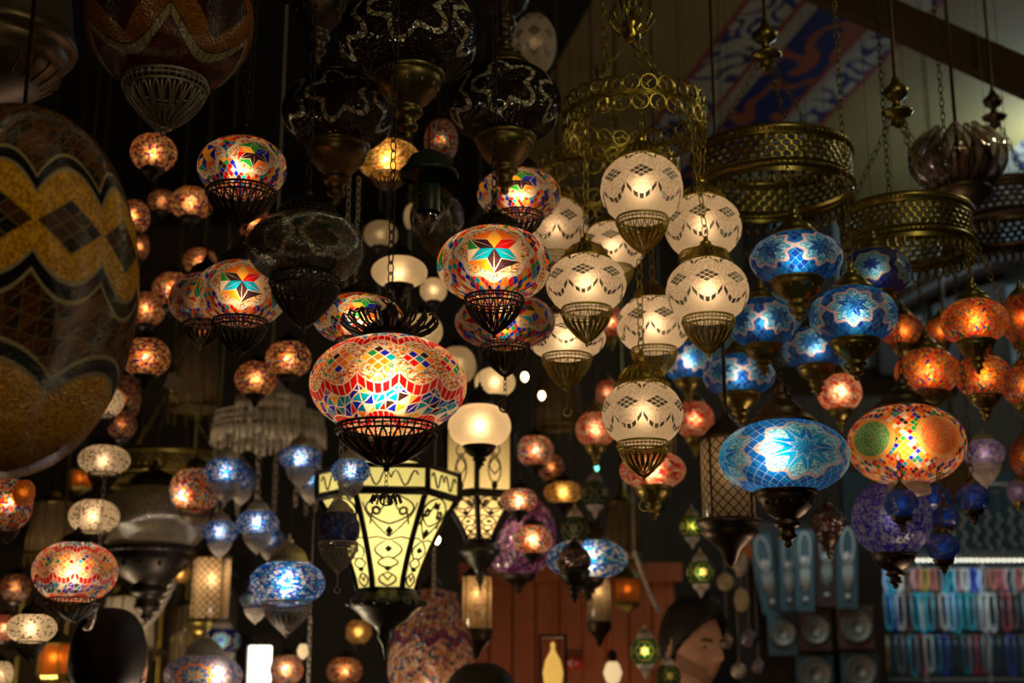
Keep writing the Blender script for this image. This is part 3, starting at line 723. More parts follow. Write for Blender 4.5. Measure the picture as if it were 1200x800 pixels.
lamp(88, 670, 98, 72, 3.0, 'mosaic_hero', 'lit multicoloured mosaic lamp with red wavy line above the dark-haired head', .8, bw=60, bh=30, capw=40, caph=20, metalc='iron')
lamp(229, 574, 60, 54, 3.5, 'beads_multi', 'bright beaded lamp with a white hot spot over the smoky glass globe', .9, bw=36, bh=20, lo=(-.4, -.2))
lamp(178, 610, 132, 84, 3.7, 'crackle_smoke', 'wide smoky crackle glass globe on a dark pierced mount, unlit', .04, base='cup', bw=96, bh=90, capw=60, caph=34, metalc='iron', name='smoky_pendant_lamp')
WG = 'white dotted lamps hung in a string'
def white(px, py, w, h, zc, label, p=.75, **k):
    return lamp(px, py, w, h, zc, 'beads_white', label, p, metalc='iron', group=WG, name='dotted_pendant_lamp', bw=w * .56, bh=w * .4, capw=w * .5, caph=w * .34, **k)
white(122, 470, 46, 40, 3.3, 'white dotted lamp half hidden by the huge amber globe')
white(122, 539, 60, 37, 3.3, 'creamy dotted lamp in the middle of the hanging string', .5)
white(110, 605, 59, 42, 3.34, 'white dotted lamp above the lit lamp with a red wavy line')
white(37, 736, 58, 36, 2.9, 'white dotted lamp with dark bell cap low at the frame edge')
white(0, 790, 30, 34, 3.3, 'white dotted lamp cut by the frame corner')
# small blue lamps with silver cups
SB = 'small blue lamps with silver cups'
def sblue(px, py, w, h, zc, label, p=.75, mat='beads_blue', **k):
    k.setdefault('bw', w * .62); k.setdefault('bh', w * .46); k.setdefault('base', 'basket')
    return lamp(px, py, w, h, zc, mat, label, p, metalc='silver', group=SB, name='beaded_pendant_lamp', capw=w * .55, caph=w * .4, lc=(1, .8, .6), **k)
sblue(265, 553, 50, 36, 3.4, 'small blue lamp above and beside a big scalloped silver canopy end')
sblue(283, 562, 36, 34, 3.8, 'dim blue lamp tucked behind the first small blue lamp', .2)
sblue(352, 537, 50, 32, 3.4, 'small blue lamp below the scalloped silver canopy', .8)
sblue(365, 562, 40, 28, 3.8, 'dim small blue lamp behind the one below the canopy', .25)
sblue(411, 552, 46, 32, 2.95, 'small blue lamp against the basket of the large red-bordered lamp')
sblue(258, 623, 42, 30, 3.6, 'small blue lamp over the pierced brass hoop', .8)
sblue(302, 613, 50, 34, 3.4, 'small blue lamp with bright white centre above the large oval blue lamp')
sblue(317, 632, 34, 28, 3.9, 'dim blue lamp behind the bright white-centred one', .2)
sblue(337, 683, 88, 54, 3.2, 'large oval blue beaded lamp with silver cup', .9)
sblue(300, 703, 40, 24, 3.7, 'dark blue dish-like lamp beside the large oval blue lamp', .1, mat='mosaic_navy')
sblue(260, 751, 45, 32, 3.9, 'deep blue glossy lamp above the concentric-ring lamp', .25, mat='mosaic_navy')
lamp(238, 792, 92, 52, 3.3, 'eye_rings', 'blue lamp with glowing orange concentric rings at the frame bottom', 1.0, cap='bell', base='cup', metalc='silver', name='ringed_pendant_lamp', rot=.5, lo=(.35, 0))
lamp(397, 620, 50, 46, 2.85, 'crackle_blue', 'dark navy glass lamp with clear pointed underside, unlit', .03, metalc='silver', base='basket', bw=44, bh=38, capw=30, caph=24, hook=22, name='navy_pendant_lamp')
lamp(688, 655, 96, 48, 3.7, 'beads_blue', 'wide blue lit lamp behind a dark red glass drop', .9, base='cup', bw=40, bh=30, name='beaded_pendant_lamp')
lamp(608, 628, 88, 96, 3.9, 'crackle_purple', 'round purple crackled glass globe behind two bright beaded lamps', .55, base='cup', bw=40, bh=24, name='purple_pendant_lamp')
# green star lamps
GG = 'green star-patterned glass lamps'
def green(px, py, w, zc, label, p=.5, **k):
    return lamp(px, py, w, w * .95, zc, 'star_green', label, p, metalc='silver', group=GG, name='star_pendant_lamp', base='cup', bw=w * .6, bh=w * .5, capw=w * .55, caph=w * .5, **k)
green(811, 617, 30, 3.8, 'green star lamp, upper one of the vertical pair'); green(821, 671, 33, 3.7, 'green star lamp, lower one of the vertical pair')
green(756, 763, 36, 3.7, 'green star lamp beside the bearded man'); green(783, 792, 30, 3.9, 'dim green lamp at the bearded man\'s neck', .03)
green(674, 620, 34, 3.6, 'dark unlit green star lamp above the red glass drop', .0); green(697, 578, 34, 3.9, 'dark green lamp beside the amber oval lamp', .0)
lamp(673, 657, 40, 34, 3.3, 'red_glass', 'dark red heart-shaped glass drop in front of the blue lit lamp', .02, cap='bell', base='cup', bw=36, bh=40, name='hanging_glass_drop', metalc='iron')
lamp(970, 612, 42, 36, 3.4, 'red_glass', 'dark red glass drop hanging below the sky-blue lamp', .02, cap='cone', base='cup', bw=26, bh=30, name='hanging_glass_drop', metalc='bronze')
# blue crackle drops
CGp = 'dark blue crackled glass drops on one hanger'
for (px, py, w, zc, l) in ((1056, 590, 40, 2.62, 'dark blue crackled glass drop in front of the violet speckled globe'), (1094, 586, 42, 3.08, 'dark blue crackled glass drop under the big orange lamp'),
                           (1108, 606, 30, 2.95, 'brighter blue glass drop behind its darker neighbour'), (1140, 583, 38, 2.8, 'dark blue crackled glass drop farthest toward the frame edge'),
                           (1105, 641, 38, 2.62, 'lowest dark blue crackled glass drop in front of the necklaces')):
    lamp(px, py, w, w * .9, zc, 'crackle_blue', l, .16, lc=(.7, .85, 1), cap='cone', base='cup', bw=w * .62, bh=w * .5, capw=w * .5, caph=w * .4, metalc='bronze', group=CGp, name='hanging_glass_drop')
lamp(1153, 531, 48, 34, 3.6, 'beads_violet', 'pale violet lit lamp with ribbed silver cup', .7, cap='bell', base='basket', bw=34, bh=28, metalc='silver')
# plain frosted lamps
PG = 'plain frosted glass lamps glowing cream'
def plainl(px, py, w, h, zc, label, p=.6, **k):
    return lamp(px, py, w, h, zc, 'frosted', label, p, metalc='iron', group=PG, name='frosted_pendant_lamp', capw=w * .5, caph=w * .4, bw=w * .5, bh=w * .4, base='cup', **k)
plainl(468, 319, 66, 40, 3.0, 'frosted lamp above the large red-bordered lamp, brightly lit')
plainl(508, 340, 32, 30, 3.5, 'small frosted lamp touching the bright star lamp')
plainl(446, 275, 40, 34, 3.9, 'dull frosted lamp behind the hanging black chain', .12)
plainl(486, 254, 26, 34, 4.0, 'frosted lamp sliver beside the bare candle bulb', .35)
plainl(496, 388, 46, 42, 3.4, 'frosted lamp peeking from behind the leafy crown', .5)
plainl(536, 428, 44, 46, 3.8, 'frosted lamp behind the shoulder of the large red-bordered lamp', .35)
plainl(580, 448, 48, 36, 3.5, 'frosted lamp below the dim mosaic lamp', .75)
plainl(562, 499, 74, 54, 3.1, 'large frosted dome lamp with a black cup beside the large red-bordered lamp', 1.2)
# ------------------------------------------------------------------ scrolled brass rings
def scroll_ring(px, py, w, zc, label, hub_px, hub_py):
    s = zc / FPX; R = w / 2 * s; c = at(px, py, zc)
    t = thing('scrolled_chandelier_ring', label, 'chandelier ring', c, 'scrolled brass chandelier rings')
    h = MB(); h.ring(R, .0022, 0, 72, 6); h.ring(R, .0014, .004, 72, 5); h.ring(R, .0014, -.004, 72, 5)
    link('hoop', h.mesh('hoop', 'brass'), t)
    b = MB(); n = 26; q = PI * R / n * .95
    for i in range(n):
        for row in (1, -1):
            a0 = 2 * PI * (i + (.5 if row < 0 else 0)) / n; zc_ = row * (q + .003)
            def P(dx, dz): a = a0 + dx / R; return (R * math.cos(a), R * math.sin(a), zc_ + dz)
            b.tube([P(q * math.cos(k * PI / 7), q * math.sin(k * PI / 7)) for k in range(14)], .0025, 5, True)
            f = 1 if i % 2 else -1
            b.tube([P(f * q * .62 * math.sin(k * .62) * (k / 9), q * .8 * (k / 4.5 - 1)) for k in range(10)], .002, 4)
    link('scrollwork', b.mesh('scrollwork', 'brass'), t)
    hub = at(hub_px, hub_py, zc) ; hub = Vector((c.x, c.y, hub.z)) - c
    for k in range(3):
        a = 2 * PI * k / 3 + PI / 5.5
        b = MB(); b.links((R * math.cos(a), R * math.sin(a), .01), (.012 * math.cos(a), .012 * math.sin(a), hub.z - .004), .024, .0014)
        link('suspension_chain', b.mesh('suspension_chain', 'brass'), t)
    b = MB(); b.lathe([(.004, -.02), (.012, -.016), (.018, -.004), (.012, .01), (.02, .018), (.012, .03), (.004, .05)], 16, 0, 0, hub.z)
    for i in range(10):
        a = 2 * PI * i / 10; ca, sa = math.cos(a), math.sin(a)
        b.tube([(.01 * ca, .01 * sa, hub.z), (.03 * ca, .03 * sa, hub.z + .008), (.044 * ca, .044 * sa, hub.z + .03), (.04 * ca, .04 * sa, hub.z + .05)], .0022, 4)
        b.tube([(.008 * ca, .008 * sa, hub.z + .03), (.018 * ca, .018 * sa, hub.z + .05), (.026 * ca, .026 * sa, hub.z + .09)], .0018, 4)
    link('leafy_hub', b.mesh('leafy_hub', 'brass'), t)
    b = MB(); b.links((0, 0, hub.z + .04), (0, 0, topz(c.x, c.y, c.z + .1) - c.z), .03, .0018); link('chain', b.mesh('chain', 'brass'), t)
    return t, c, R
plain('fret_silver', (.8, .7, .56), .5, (.6, .52, .42), 30)
R1hub = at(717, 28, 2.7).z
R1, R1c, R1r = scroll_ring(743, 141, 166, 2.7, 'scrolled brass ring with three chains above the highest cream globe', 717, 28)
R2, R2c, R2r = scroll_ring(712, 212, 168, 3.15, 'scrolled brass ring hanging lower and behind the first one', 712, 110)

# pierced band rings
def band_ring(px, py, w, h, zc, label, mat='oldbrass', chains=3, name='pierced_chandelier_ring', fringe=True, group='pierced brass chandelier rings', hubh=.22):
    s = zc / FPX; R = w / 2 * s; H = h * s; c = at(px, py, zc)
    t = thing(name, label, 'chandelier ring', c, group)
    b = MB(); n = 96
    b.lathe([(R * .985, H * .5), (R * 1.0, H * .53), (R * 1.03, H * .5), (R * 1.03, H * .44), (R * 1.005, H * .38), (R, H * .34)], n)
    b.lathe([(R * 1.0, -H * .12), (R * 1.03, -H * .16), (R * 1.03, -H * .22), (R * 1.0, -H * .26), (R * .98, -H * .24)], n)
    b.lathe([(R * 1.0, -H * .26), (R * 1.0, -H * .34)], n)
    for i in range(n):
        a = 2 * PI * i / n; b.ball((R * 1.03 * math.cos(a), R * 1.03 * math.sin(a), H * .42), H * .025, 4, 3); b.ball((R * 1.03 * math.cos(a), R * 1.03 * math.sin(a), -H * .19), H * .025, 4, 3)
    rim = link('rim', b.mesh('rim', mat), t)
    b = MB(); m = 192; rows = 9; base = 0
    for j in range(rows + 1):
        for i in range(m): a = 2 * PI * i / m; b.v.append((R * math.cos(a), R * math.sin(a), H * (.34 - .46 * j / rows)))
    for j in range(rows):
        for i in range(m):
            hole = j % 2 == 1 and ((i + (j // 2 % 2) * 2) % 4 in (1, 2))
            if not hole: k = (i + 1) % m; b.f.append((j * m + i, j * m + k, (j + 1) * m + k, (j + 1) * m + i))
    o = link('pierced_band', b.mesh('pierced_band', mat), t); md = o.modifiers.new('s', 'SOLIDIFY'); md.thickness = .0012
    if fringe:
        b = MB()
        for i in range(48):
            a0 = 2 * PI * i / 48; q = PI * R / 48 * .85
            b.tube([((R) * math.cos(a0 + q * math.cos(k) / R), R * math.sin(a0 + q * math.cos(k) / R), -H * .34 - H * .2 * math.sin(k)) for k in [PI * j / 6 for j in range(7)]], q * .3, 4)
        link('looped_fringe', b.mesh('looped_fringe', mat), t)
    for k in range(chains):
        a = 2 * PI * k / chains + PI / 6
        b = MB(); b.links((R * math.cos(a), R * math.sin(a), H * .5), (.01 * math.cos(a), .01 * math.sin(a), H * .5 + hubh), .024, .0013); link('suspension_chain', b.mesh('suspension_chain', mat), t)
    b = MB(); z = H * .5 + hubh
    b.lathe([(.004, -.03), (.016, -.02), (.012, -.005), (.03, .0), (.034, .006), (.012, .012), (.008, .03), (.022, .04), (.028, .055), (.012, .07), (.004, .09), (.003, topz(c.x, c.y, c.z + .1) - c.z - z)], 16, 0, 0, z)
    link('hub_rod', b.mesh('hub_rod', mat), t)
    return t, c, R
R3, R3c, R3r = band_ring(905, 211, 184, 66, 2.98, 'wide pierced brass ring above the highest blue lamp')
R4, R4c, R4r = band_ring(1062, 279, 150, 62, 2.95, 'pierced brass ring over the navy striped lamp, lower than the wide one')
R5, R5c, R5r = band_ring(1176, 258, 140, 62, 3.8, 'dark pierced ring running out of frame below the glass petal lamp', 'bronze')
band_ring(196, 552, 130, 36, 4.6, 'dim pierced brass hoop behind the white dotted lamps', 'oldbrass', group=None)

# scalloped silver canopy
def canopy(px, py, w, h, zc, label):
    s = zc / FPX; c = at(px, py, zc); t = thing('scalloped_silver_canopy', label, 'chandelier', c)
    R = w / 2 * s; H = h * s
    for k, (rr, zz, nm) in enumerate(((.62, .36, 'upper_tier'), (.98, -.02, 'middle_tier'), (1.02, -.3, 'lower_tier'))):
        b = MB(); n = 120
        prof = [(0, 0), (1, 0)]
        for j in range(2):
            for i in range(n):
                a = 2 * PI * i / n; dr = .3 + .14 * abs(math.sin(a * 6)) if j else 0
                b.v.append((R * rr * math.cos(a) * (1 + .03 * j), R * rr * math.sin(a) * (1 + .03 * j), H * (zz - dr)))
        for i in range(n):
            q = (i + 1) % n
            if i % 5 not in (1, 3) : b.f.append((i, q, n + q, n + i))
        b.ring(R * rr, .004, H * zz, 60, 5)
        for i in range(60):
            a = 2 * PI * i / 60; b.tube([(R * rr * 1.02 * math.cos(a + d_), R * rr * 1.02 * math.sin(a + d_), H * (zz - .05 - .22 * e_)) for d_, e_ in ((0, 0), (.03, .5), (0, 1), (-.03, .5))], .003, 4, True)
        o = link(nm, b.mesh(nm, 'fret_silver'), t); md = o.modifiers.new('s', 'SOLIDIFY'); md.thickness = .002
    b = MB(); b.lathe([(R * .62, H * .36), (R * .4, H * .5), (.05, H * .62), (.02, H * .8), (.004, H * .9), (.001, topz(c.x, c.y, c.z + .1) - c.z)], 40); link('dome_and_rod', b.mesh('dome', 'fret_silver'), t)
    for i in range(8):
        a = 2 * PI * i / 8; b = MB(); b.links((R * .98 * math.cos(a), R * .98 * math.sin(a), -H * .3), (R * .9 * math.cos(a), R * .9 * math.sin(a), -H * .3 - .28), .03, .0018); link('drop_chain', b.mesh('drop_chain', 'silver'), t)
canopy(316, 486, 126, 52, 4.45, 'three-tier scalloped silver fretwork canopy above the small blue lamps')

# glass petal lamp
c = at(1124, 204, 3.35); s = 3.35 / FPX
t = thing('glass_petal_pendant', 'clear glass lotus-petal lamp on a dark metal rim near the painted vault', 'lamp', c)
for ringi, (n, r0, r1, hh, off) in enumerate(((10, .05, .118, .125, 0), (8, .03, .08, .13, .3))):
    for i in range(n):
        a = 2 * PI * i / n + off; b = MB(); ca, sa = math.cos(a), math.sin(a); W = .04
        rows = 8
        for j in range(rows + 1):
            tt = j / rows; rr = r0 + (r1 - r0) * math.sin(tt * 2.75) ; z = -.05 + hh * 1.25 * tt; w_ = W * math.sin(PI * min(.97, tt * .9 + .1)) 
            for k in range(-3, 4):
                q = k / 3; rad = rr - .012 * q * q; b.v.append((rad * ca - q * w_ * sa, rad * sa + q * w_ * ca, z))
        for j in range(rows):
            for k in range(6): v0 = j * 7 + k; b.f.append((v0, v0 + 1, v0 + 8, v0 + 7))
        o = link('petal', b.mesh('petal', 'clear_glass'), t); md = o.modifiers.new('s', 'SOLIDIFY'); md.thickness = .0025
        e = [b.v[j * 7] for j in range(rows + 1)] + [b.v[j * 7 + 6] for j in reversed(range(rows + 1))]
        b2 = MB(); b2.tube(e, .0012, 4); link('petal_edge', b2.mesh('petal_edge', 'bronze'), o)
b = MB(); b.lathe([(.02, -.075), (.05, -.07), (.07, -.052), (.075, -.045), (.068, -.04), (.02, -.04)], 28); link('metal_rim', b.mesh('rim', 'bronze'), t)
b = MB(); b.tube([(0, 0, -.04), (0, 0, topz(c.x, c.y, c.z + .1) - c.z)], .004, 6); link('rod', b.mesh('rod', 'bronze'), t)

# dark bowl of a big lamp at the frame corner
c = at(-10, 52, 2.15); s = 2.15 / FPX; R = 96 * s
t = thing('bronze_pendant_bowl', 'big dark turned bronze bowl in the frame corner above the huge globe', 'lamp base', c)
b = MB(); b.lathe([(R * .9, .08), (R * .95, .03), (R * 1.0, .008), (R * 1.02, 0), (R * 1.0, -.008), (R * .9, -.012), (R * .93, -.018), (R * .86, -.028), (R * .84, -.04), (R * .8, -.05), (R * .6, -.07), (R * .3, -.085), (R * .05, -.09)], 64)
for i in range(24):
    a = 2 * PI * i / 24; b.tube([(R * r_ * 1.01 * math.cos(a), R * r_ * 1.01 * math.sin(a), z_) for r_, z_ in ((.84, -.04), (.8, -.05), (.6, -.07))], .0012, 4)
link('bowl', b.mesh('bowl', 'bronze'), t)
b = MB(); b.lathe([(R * .9, .08), (R * .5, .13), (R * .2, .18), (.02, .25), (.006, .27), (.004, topz(c.x, c.y, c.z + .1) - c.z)], 48); link('upper_bell_and_rod', b.mesh('upper_bell', 'bronze'), t)

# clear candle bulb hanging in a socket under a dark canopy bell
c = at(502, 228, 2.2); s = 2.2 / FPX
t = thing('candle_bulb_pendant', 'unlit clear candle bulb in a dark green socket under a bell cap', 'light bulb', c)
b = MB(); b.lathe([(14 * s, -22 * s), (13 * s, 18 * s), (10 * s, 20 * s), (.001, 20 * s)], 24, close=False); link('socket', b.mesh('socket', 'socket_green'), t)
b = MB(); b.lathe([(9 * s, -20 * s), (11 * s, -28 * s), (10 * s, -36 * s), (5 * s, -45 * s), (.5 * s, -50 * s)], 20); link('glass_bulb', b.mesh('bulb', 'clear_glass'), t)
b = MB(); b.tube([(0, 0, -20 * s), (2 * s, 0, -30 * s), (-2 * s, 0, -34 * s), (0, 0, -40 * s)], .0008, 4); link('filament', b.mesh('filament', 'brass'), t)
b = MB(); b.lathe([(34 * s, 22 * s), (36 * s, 24 * s), (34 * s, 28 * s), (28 * s, 34 * s), (22 * s, 46 * s), (8 * s, 54 * s), (.002, 58 * s)], 32); link('bell_cap', b.mesh('bell_cap', 'socket_green'), t)
b = MB(); b.links((-14 * s, -.02, 26 * s), (-14 * s, -.02, -4 * s), .013, .0009, .7)
for k in range(3):
    for dx, dz in ((-1, 0), (1, 0), (0, 1), (0, -1)):
        b.ring(4 * s, .0009, 0, 10, 4) if False else b.tube([(-14 * s + dx * 5 * s + 4.5 * s * math.cos(q), -.02, -8 * s - k * 0 + dz * 5 * s + 4.5 * s * math.sin(q)) for q in [2 * PI * j / 10 for j in range(10)]], .0009, 4, True)
link('clover_chain', b.mesh('clover_chain', 'bronze'), t)
b = MB(); b.tube([(0, 0, 56 * s), (0, 0, 57 * s + .05)], .0012, 5); link('wire', b.mesh('wire', 'iron'), t)

# small bare bulbs
for px, py, r, zc, mat, l in ((615, 441, 4.2, 4.3, 'bulb_hot', 'small glowing bare bulb below the hanging cream globes, upper of two'), (635, 463, 4, 4.3, 'bulb_hot', 'small glowing bare bulb, lower of two near the brass baskets'),
                             (512, 632, 4, 4.0, 'bulb_hot', 'small glowing candle bulb beside the lit panelled lantern'), (595, 572, 5, 4.2, 'bulb_hot', 'small glowing bulb at the corner of the dim panelled lantern'),
                             (699, 548, 3, 4.4, 'bulb_cyan', 'tiny turquoise indicator bulb in the dark beside the wide red and white lamp'), (355, 762, 7, 4.4, 'bulb_dim', 'warm bulb beside the hanging silver chain'),
                             (608, 604, 3, 3.35, 'bulb_hot', 'tiny spark of a bulb between the two bright beaded lamps'), (718, 787, 11, 4.6, 'bulb_dim', 'blurred cream round bulb low near the red flag')):
    c = at(px, py, zc); s = zc / FPX; t = thing('bare_bulb_pendant', l, 'light bulb', c, 'small bare bulbs')
    b = MB(); b.lathe([(.0005, -r * s * 1.5), (r * s * .7, -r * s), (r * s, -r * s * .1), (r * s * .7, r * s * .8), (r * s * .4, r * s * 1.1)], 14); link('glass_bulb', b.mesh('bulb', mat), t)
    b = MB(); b.lathe([(r * s * .45, r * s * 1.05), (r * s * .5, r * s * 2), (r * s * .2, r * s * 2.3), (.001, r * s * 2.35)], 10); link('socket', b.mesh('socket', 'iron'), t)
    b = MB(); b.tube([(0, 0, r * s * 2.3), (0, 0, .35)], .0008, 4); link('wire', b.mesh('wire', 'iron'), t)

# ------------------------------------------------------------------ panelled lanterns
def panel_lantern(px, ytop, yband, ymain, ybot, wtop, wbot, zc, label, p, rotz, upper=None, lc=(1, .86, .42), metalc='iron', basey=740):
    s = zc / FPX; c = at(px, ymain, zc)
    t = thing('hanging_panelled_lantern', label, 'lantern', c, 'six-sided panelled lanterns')
    Rt, Rb = wtop / 2 * s, wbot / 2 * s; k = 1 / math.cos(elev(ymain))
    zb, zband = -(ybot - ymain) * s * k, (ymain - yband) * s * k; zr = zband + (yband - ytop) * s * k
    def hexv(R, z, i): a = rotz + PI / 3 * i; return Vector((R * math.cos(a), R * math.sin(a), z))
    def Rz(u):  # concave taper of the main body, u 0 top .. 1 bottom
        return Rt + (Rb - Rt) * (1 - (1 - u) ** 1.35)
    mat = 'lantern_lit' if p > .3 else 'lantern_dim'
    NB = 8
    bars = MB()
    for i in range(6):
        b = MB()
        for j in range(NB + 1):
            u = j / NB; b.v.append(tuple(hexv(Rz(u) * .985, zb * u, i))); b.v.append(tuple(hexv(Rz(u) * .985, zb * u, i + 1)))
        for j in range(NB): b.f.append((2 * j, 2 * j + 1, 2 * j + 3, 2 * j + 2))
        pn = link('panel', b.mesh('panel', mat, False), t)
        # tracery on the panel
        tr = MB()
        def P(x, u): A, B = hexv(Rz(u), zb * u, i), hexv(Rz(u), zb * u, i + 1); return (A + B) * .5 * 1.004 + (B - A) * .5 * x
        th = .0019 * zc / 3
        for m_ in (-1, 1):
            tr.tube([P(m_ * .78 * abs(math.sin(q * PI)) ** .7, .03 + .3 * q) for q in [j / 12 for j in range(13)]], th, 4)
            tr.tube([P(m_ * (.12 + .6 * q), .08 + .22 * q + .05 * math.sin(q * 7)) for q in [j / 10 for j in range(11)]], th, 4)
            tr.tube([P(m_ * (.85 - .85 * q * q), .12 + .34 * q) for q in [j / 10 for j in range(11)]], th, 4)
            tr.tube([P(m_ * (.15 + .5 * math.sin(q * 3.0)), .5 + .18 * q) for q in [j / 10 for j in range(11)]], th, 4)
            tr.tube([P(m_ * (.55 * math.sin(q * PI) + .0), .66 + .12 * q) for q in [j / 10 for j in range(11)]], th, 4)
            tr.tube([P(m_ * .55 * math.sin(q * PI) ** .8, .82 + .14 * q) for q in [j / 10 for j in range(11)]], th, 4)
            tr.tube([P(m_ * (.45 + .12 * math.cos(q * 6.28)), .2 + .035 * math.sin(q * 6.28)) for q in [j / 10 for j in range(11)]], th * 1.6, 4)
            tr.tube([P(m_ * (.3 - .3 * q), .84 + .06 * q) for q in (0, .5, 1)], th, 4)
        for u0, sz in ((.12, .03), (.4, .045), (.58, .03), (.78, .025)):
            tr.tube([P(0, u0 - sz), P(0, u0), P(0, u0 + sz)], [th, th * 4.5, th], 5)
        tr.tube([P(-.95, .48), P(-.5, .46), P(0, .49), P(.5, .46), P(.95, .48)], th, 4)
        link('tracery', tr.mesh('tracery', 'iron'), pn)
        bars.tube([hexv(Rz(j / NB), zb * j / NB, i) for j in range(NB + 1)], .0062 * zc / 3, 6)
        bars.tube([hexv(Rt * 1.02, 0, i), hexv(Rt * 1.02, 0, i + 1)], .0085 * zc / 3, 6); bars.tube([hexv(Rb * 1.02, zb, i), hexv(Rb * 1.02, zb, i + 1)], .005 * zc / 3, 6)
        Ru = Rt * 1.04 if upper is None else Rt * upper
        b = MB(); b.v = [tuple(hexv(Rt * (1.03 if upper is None else upper) * .985, .003, i)), tuple(hexv(Rt * (1.03 if upper is None else upper) * .985, .003, i + 1)), tuple(hexv(Ru * .985, zband, i + 1)), tuple(hexv(Ru * .985, zband, i))]; b.f = [(0, 1, 2, 3)]
        bp = link('band_panel', b.mesh('band_panel', mat, False), t)
        tr = MB()
        def Q(x, u): A, B = hexv(Ru, zband * u, i), hexv(Ru, zband * u, i + 1); return (A + B) * .5 * 1.004 + (B - A) * .5 * x
        if upper is None:
            for m_ in (-1, 1): tr.tube([Q(m_ * .75 * q, .5 + .3 * math.sin(q * 9)) for q in [j / 12 for j in range(13)]], th, 4)
        else:
            for m_ in (-1, 1):
                tr.tube([Q(m_ * .35 * math.sin(q * PI) ** .8, .12 + .5 * q) for q in [j / 10 for j in range(11)]], th, 4); tr.tube([Q(m_ * .3 * math.sin(q * PI * 2), .3 + .5 * q) for q in [j / 10 for j in range(11)]], th, 4)
            tr.tube([Q(0, .05), Q(0, .12), Q(0, .2)], [th, th * 4, th], 5)
        link('tracery', tr.mesh('tracery', 'iron'), bp)
        bars.tube([hexv(Ru, 0, i), hexv(Ru, zband, i)], .006 * zc / 3, 6); bars.tube([hexv(Ru * 1.01, zband, i), hexv(Ru * 1.01, zband, i + 1)], .005 * zc / 3, 6)
        b = MB(); b.v = [tuple(hexv(Ru * .99, zband + .002, i)), tuple(hexv(Ru * .99, zband + .002, i + 1)), tuple(hexv(Ru * .55, zr, i + 1)), tuple(hexv(Ru * .55, zr, i))]; b.f = [(0, 1, 2, 3)]
        link('roof_panel', b.mesh('roof_panel', mat, False), t)
        bars.tube([hexv(Ru, zband, i), hexv(Ru * .55, zr, i)], .004 * zc / 3, 6); bars.tube([hexv(Ru * .55, zr, i), hexv(Ru * .55, zr, i + 1)], .004 * zc / 3, 6)
    link('frame', bars.mesh('frame', 'iron'), t)
    b = MB(); H = (basey - ybot) * s; 
    b.lathe([(Rb * 1.0, zb), (Rb * 1.15, zb - H * .12), (Rb * 1.3, zb - H * .2), (Rb * 1.35, zb - H * .3), (Rb * 1.1, zb - H * .42), (Rb * .95, zb - H * .5), (Rb * .8, zb - H * .62), (Rb * .45, zb - H * .75), (Rb * .25, zb - H * .9), (Rb * .3, zb - H), (Rb * .1, zb - H * 1.2), (.001, zb - H * 1.5)], 30)
    for i in range(18):
        a = 2 * PI * i / 18; b.ball((Rb * 1.32 * math.cos(a), Rb * 1.32 * math.sin(a), zb - H * .27), Rb * .12, 6, 5)
    link('turned_base', b.mesh('turned_base', 'pewter'), t)
    b = MB(); b.lathe([(Ru * .55, zr), (Ru * .4, zr + .02), (Ru * .2, zr + .06), (.01, zr + .1), (.002, zr + .12)], 24); link('dome_cap', b.mesh('dome_cap', 'iron'), t)
    b = MB(); b.tube([(0, 0, zr + .11), (0, 0, topz(c.x, c.y, c.z + .1) - c.z)], .002, 5); link('cord', b.mesh('cord', 'iron'), t)
    if p:
        for u, q in ((.12, .5), (.45, .3), (.75, .12), (-.12, .16)): bulb(t, (0, 0, zb * u if u > 0 else zband * .5), p * q, .03, lc)
m, out = newmat('lantern_lit'); V.nt.links.new(mixsh(.12, sh('ShaderNodeBsdfTranslucent', (.95, .88, .5)), sh('ShaderNodeBsdfDiffuse', (.8, .7, .42))), out.inputs[0]); MATS['lantern_lit'] = m
m, out = newmat('lantern_dim'); V.nt.links.new(mixsh(.4, sh('ShaderNodeBsdfTranslucent', (.9, .82, .62)), sh('ShaderNodeBsdfDiffuse', (.75, .66, .5))), out.inputs[0]); MATS['lantern_dim'] = m
panel_lantern(455, 545, 556, 584, 690, 160, 66, 3.2, 'brightly lit six-sided lantern of yellow panels with black scrollwork', 1.0, .12, basey=742)
panel_lantern(563, 488, 508, 583, 634, 100, 34, 3.55, 'dim six-sided lantern with tall cream upper panels, behind the frosted dome lamp', .55, .45, upper=.9, lc=(1, .66, .36), basey=676)

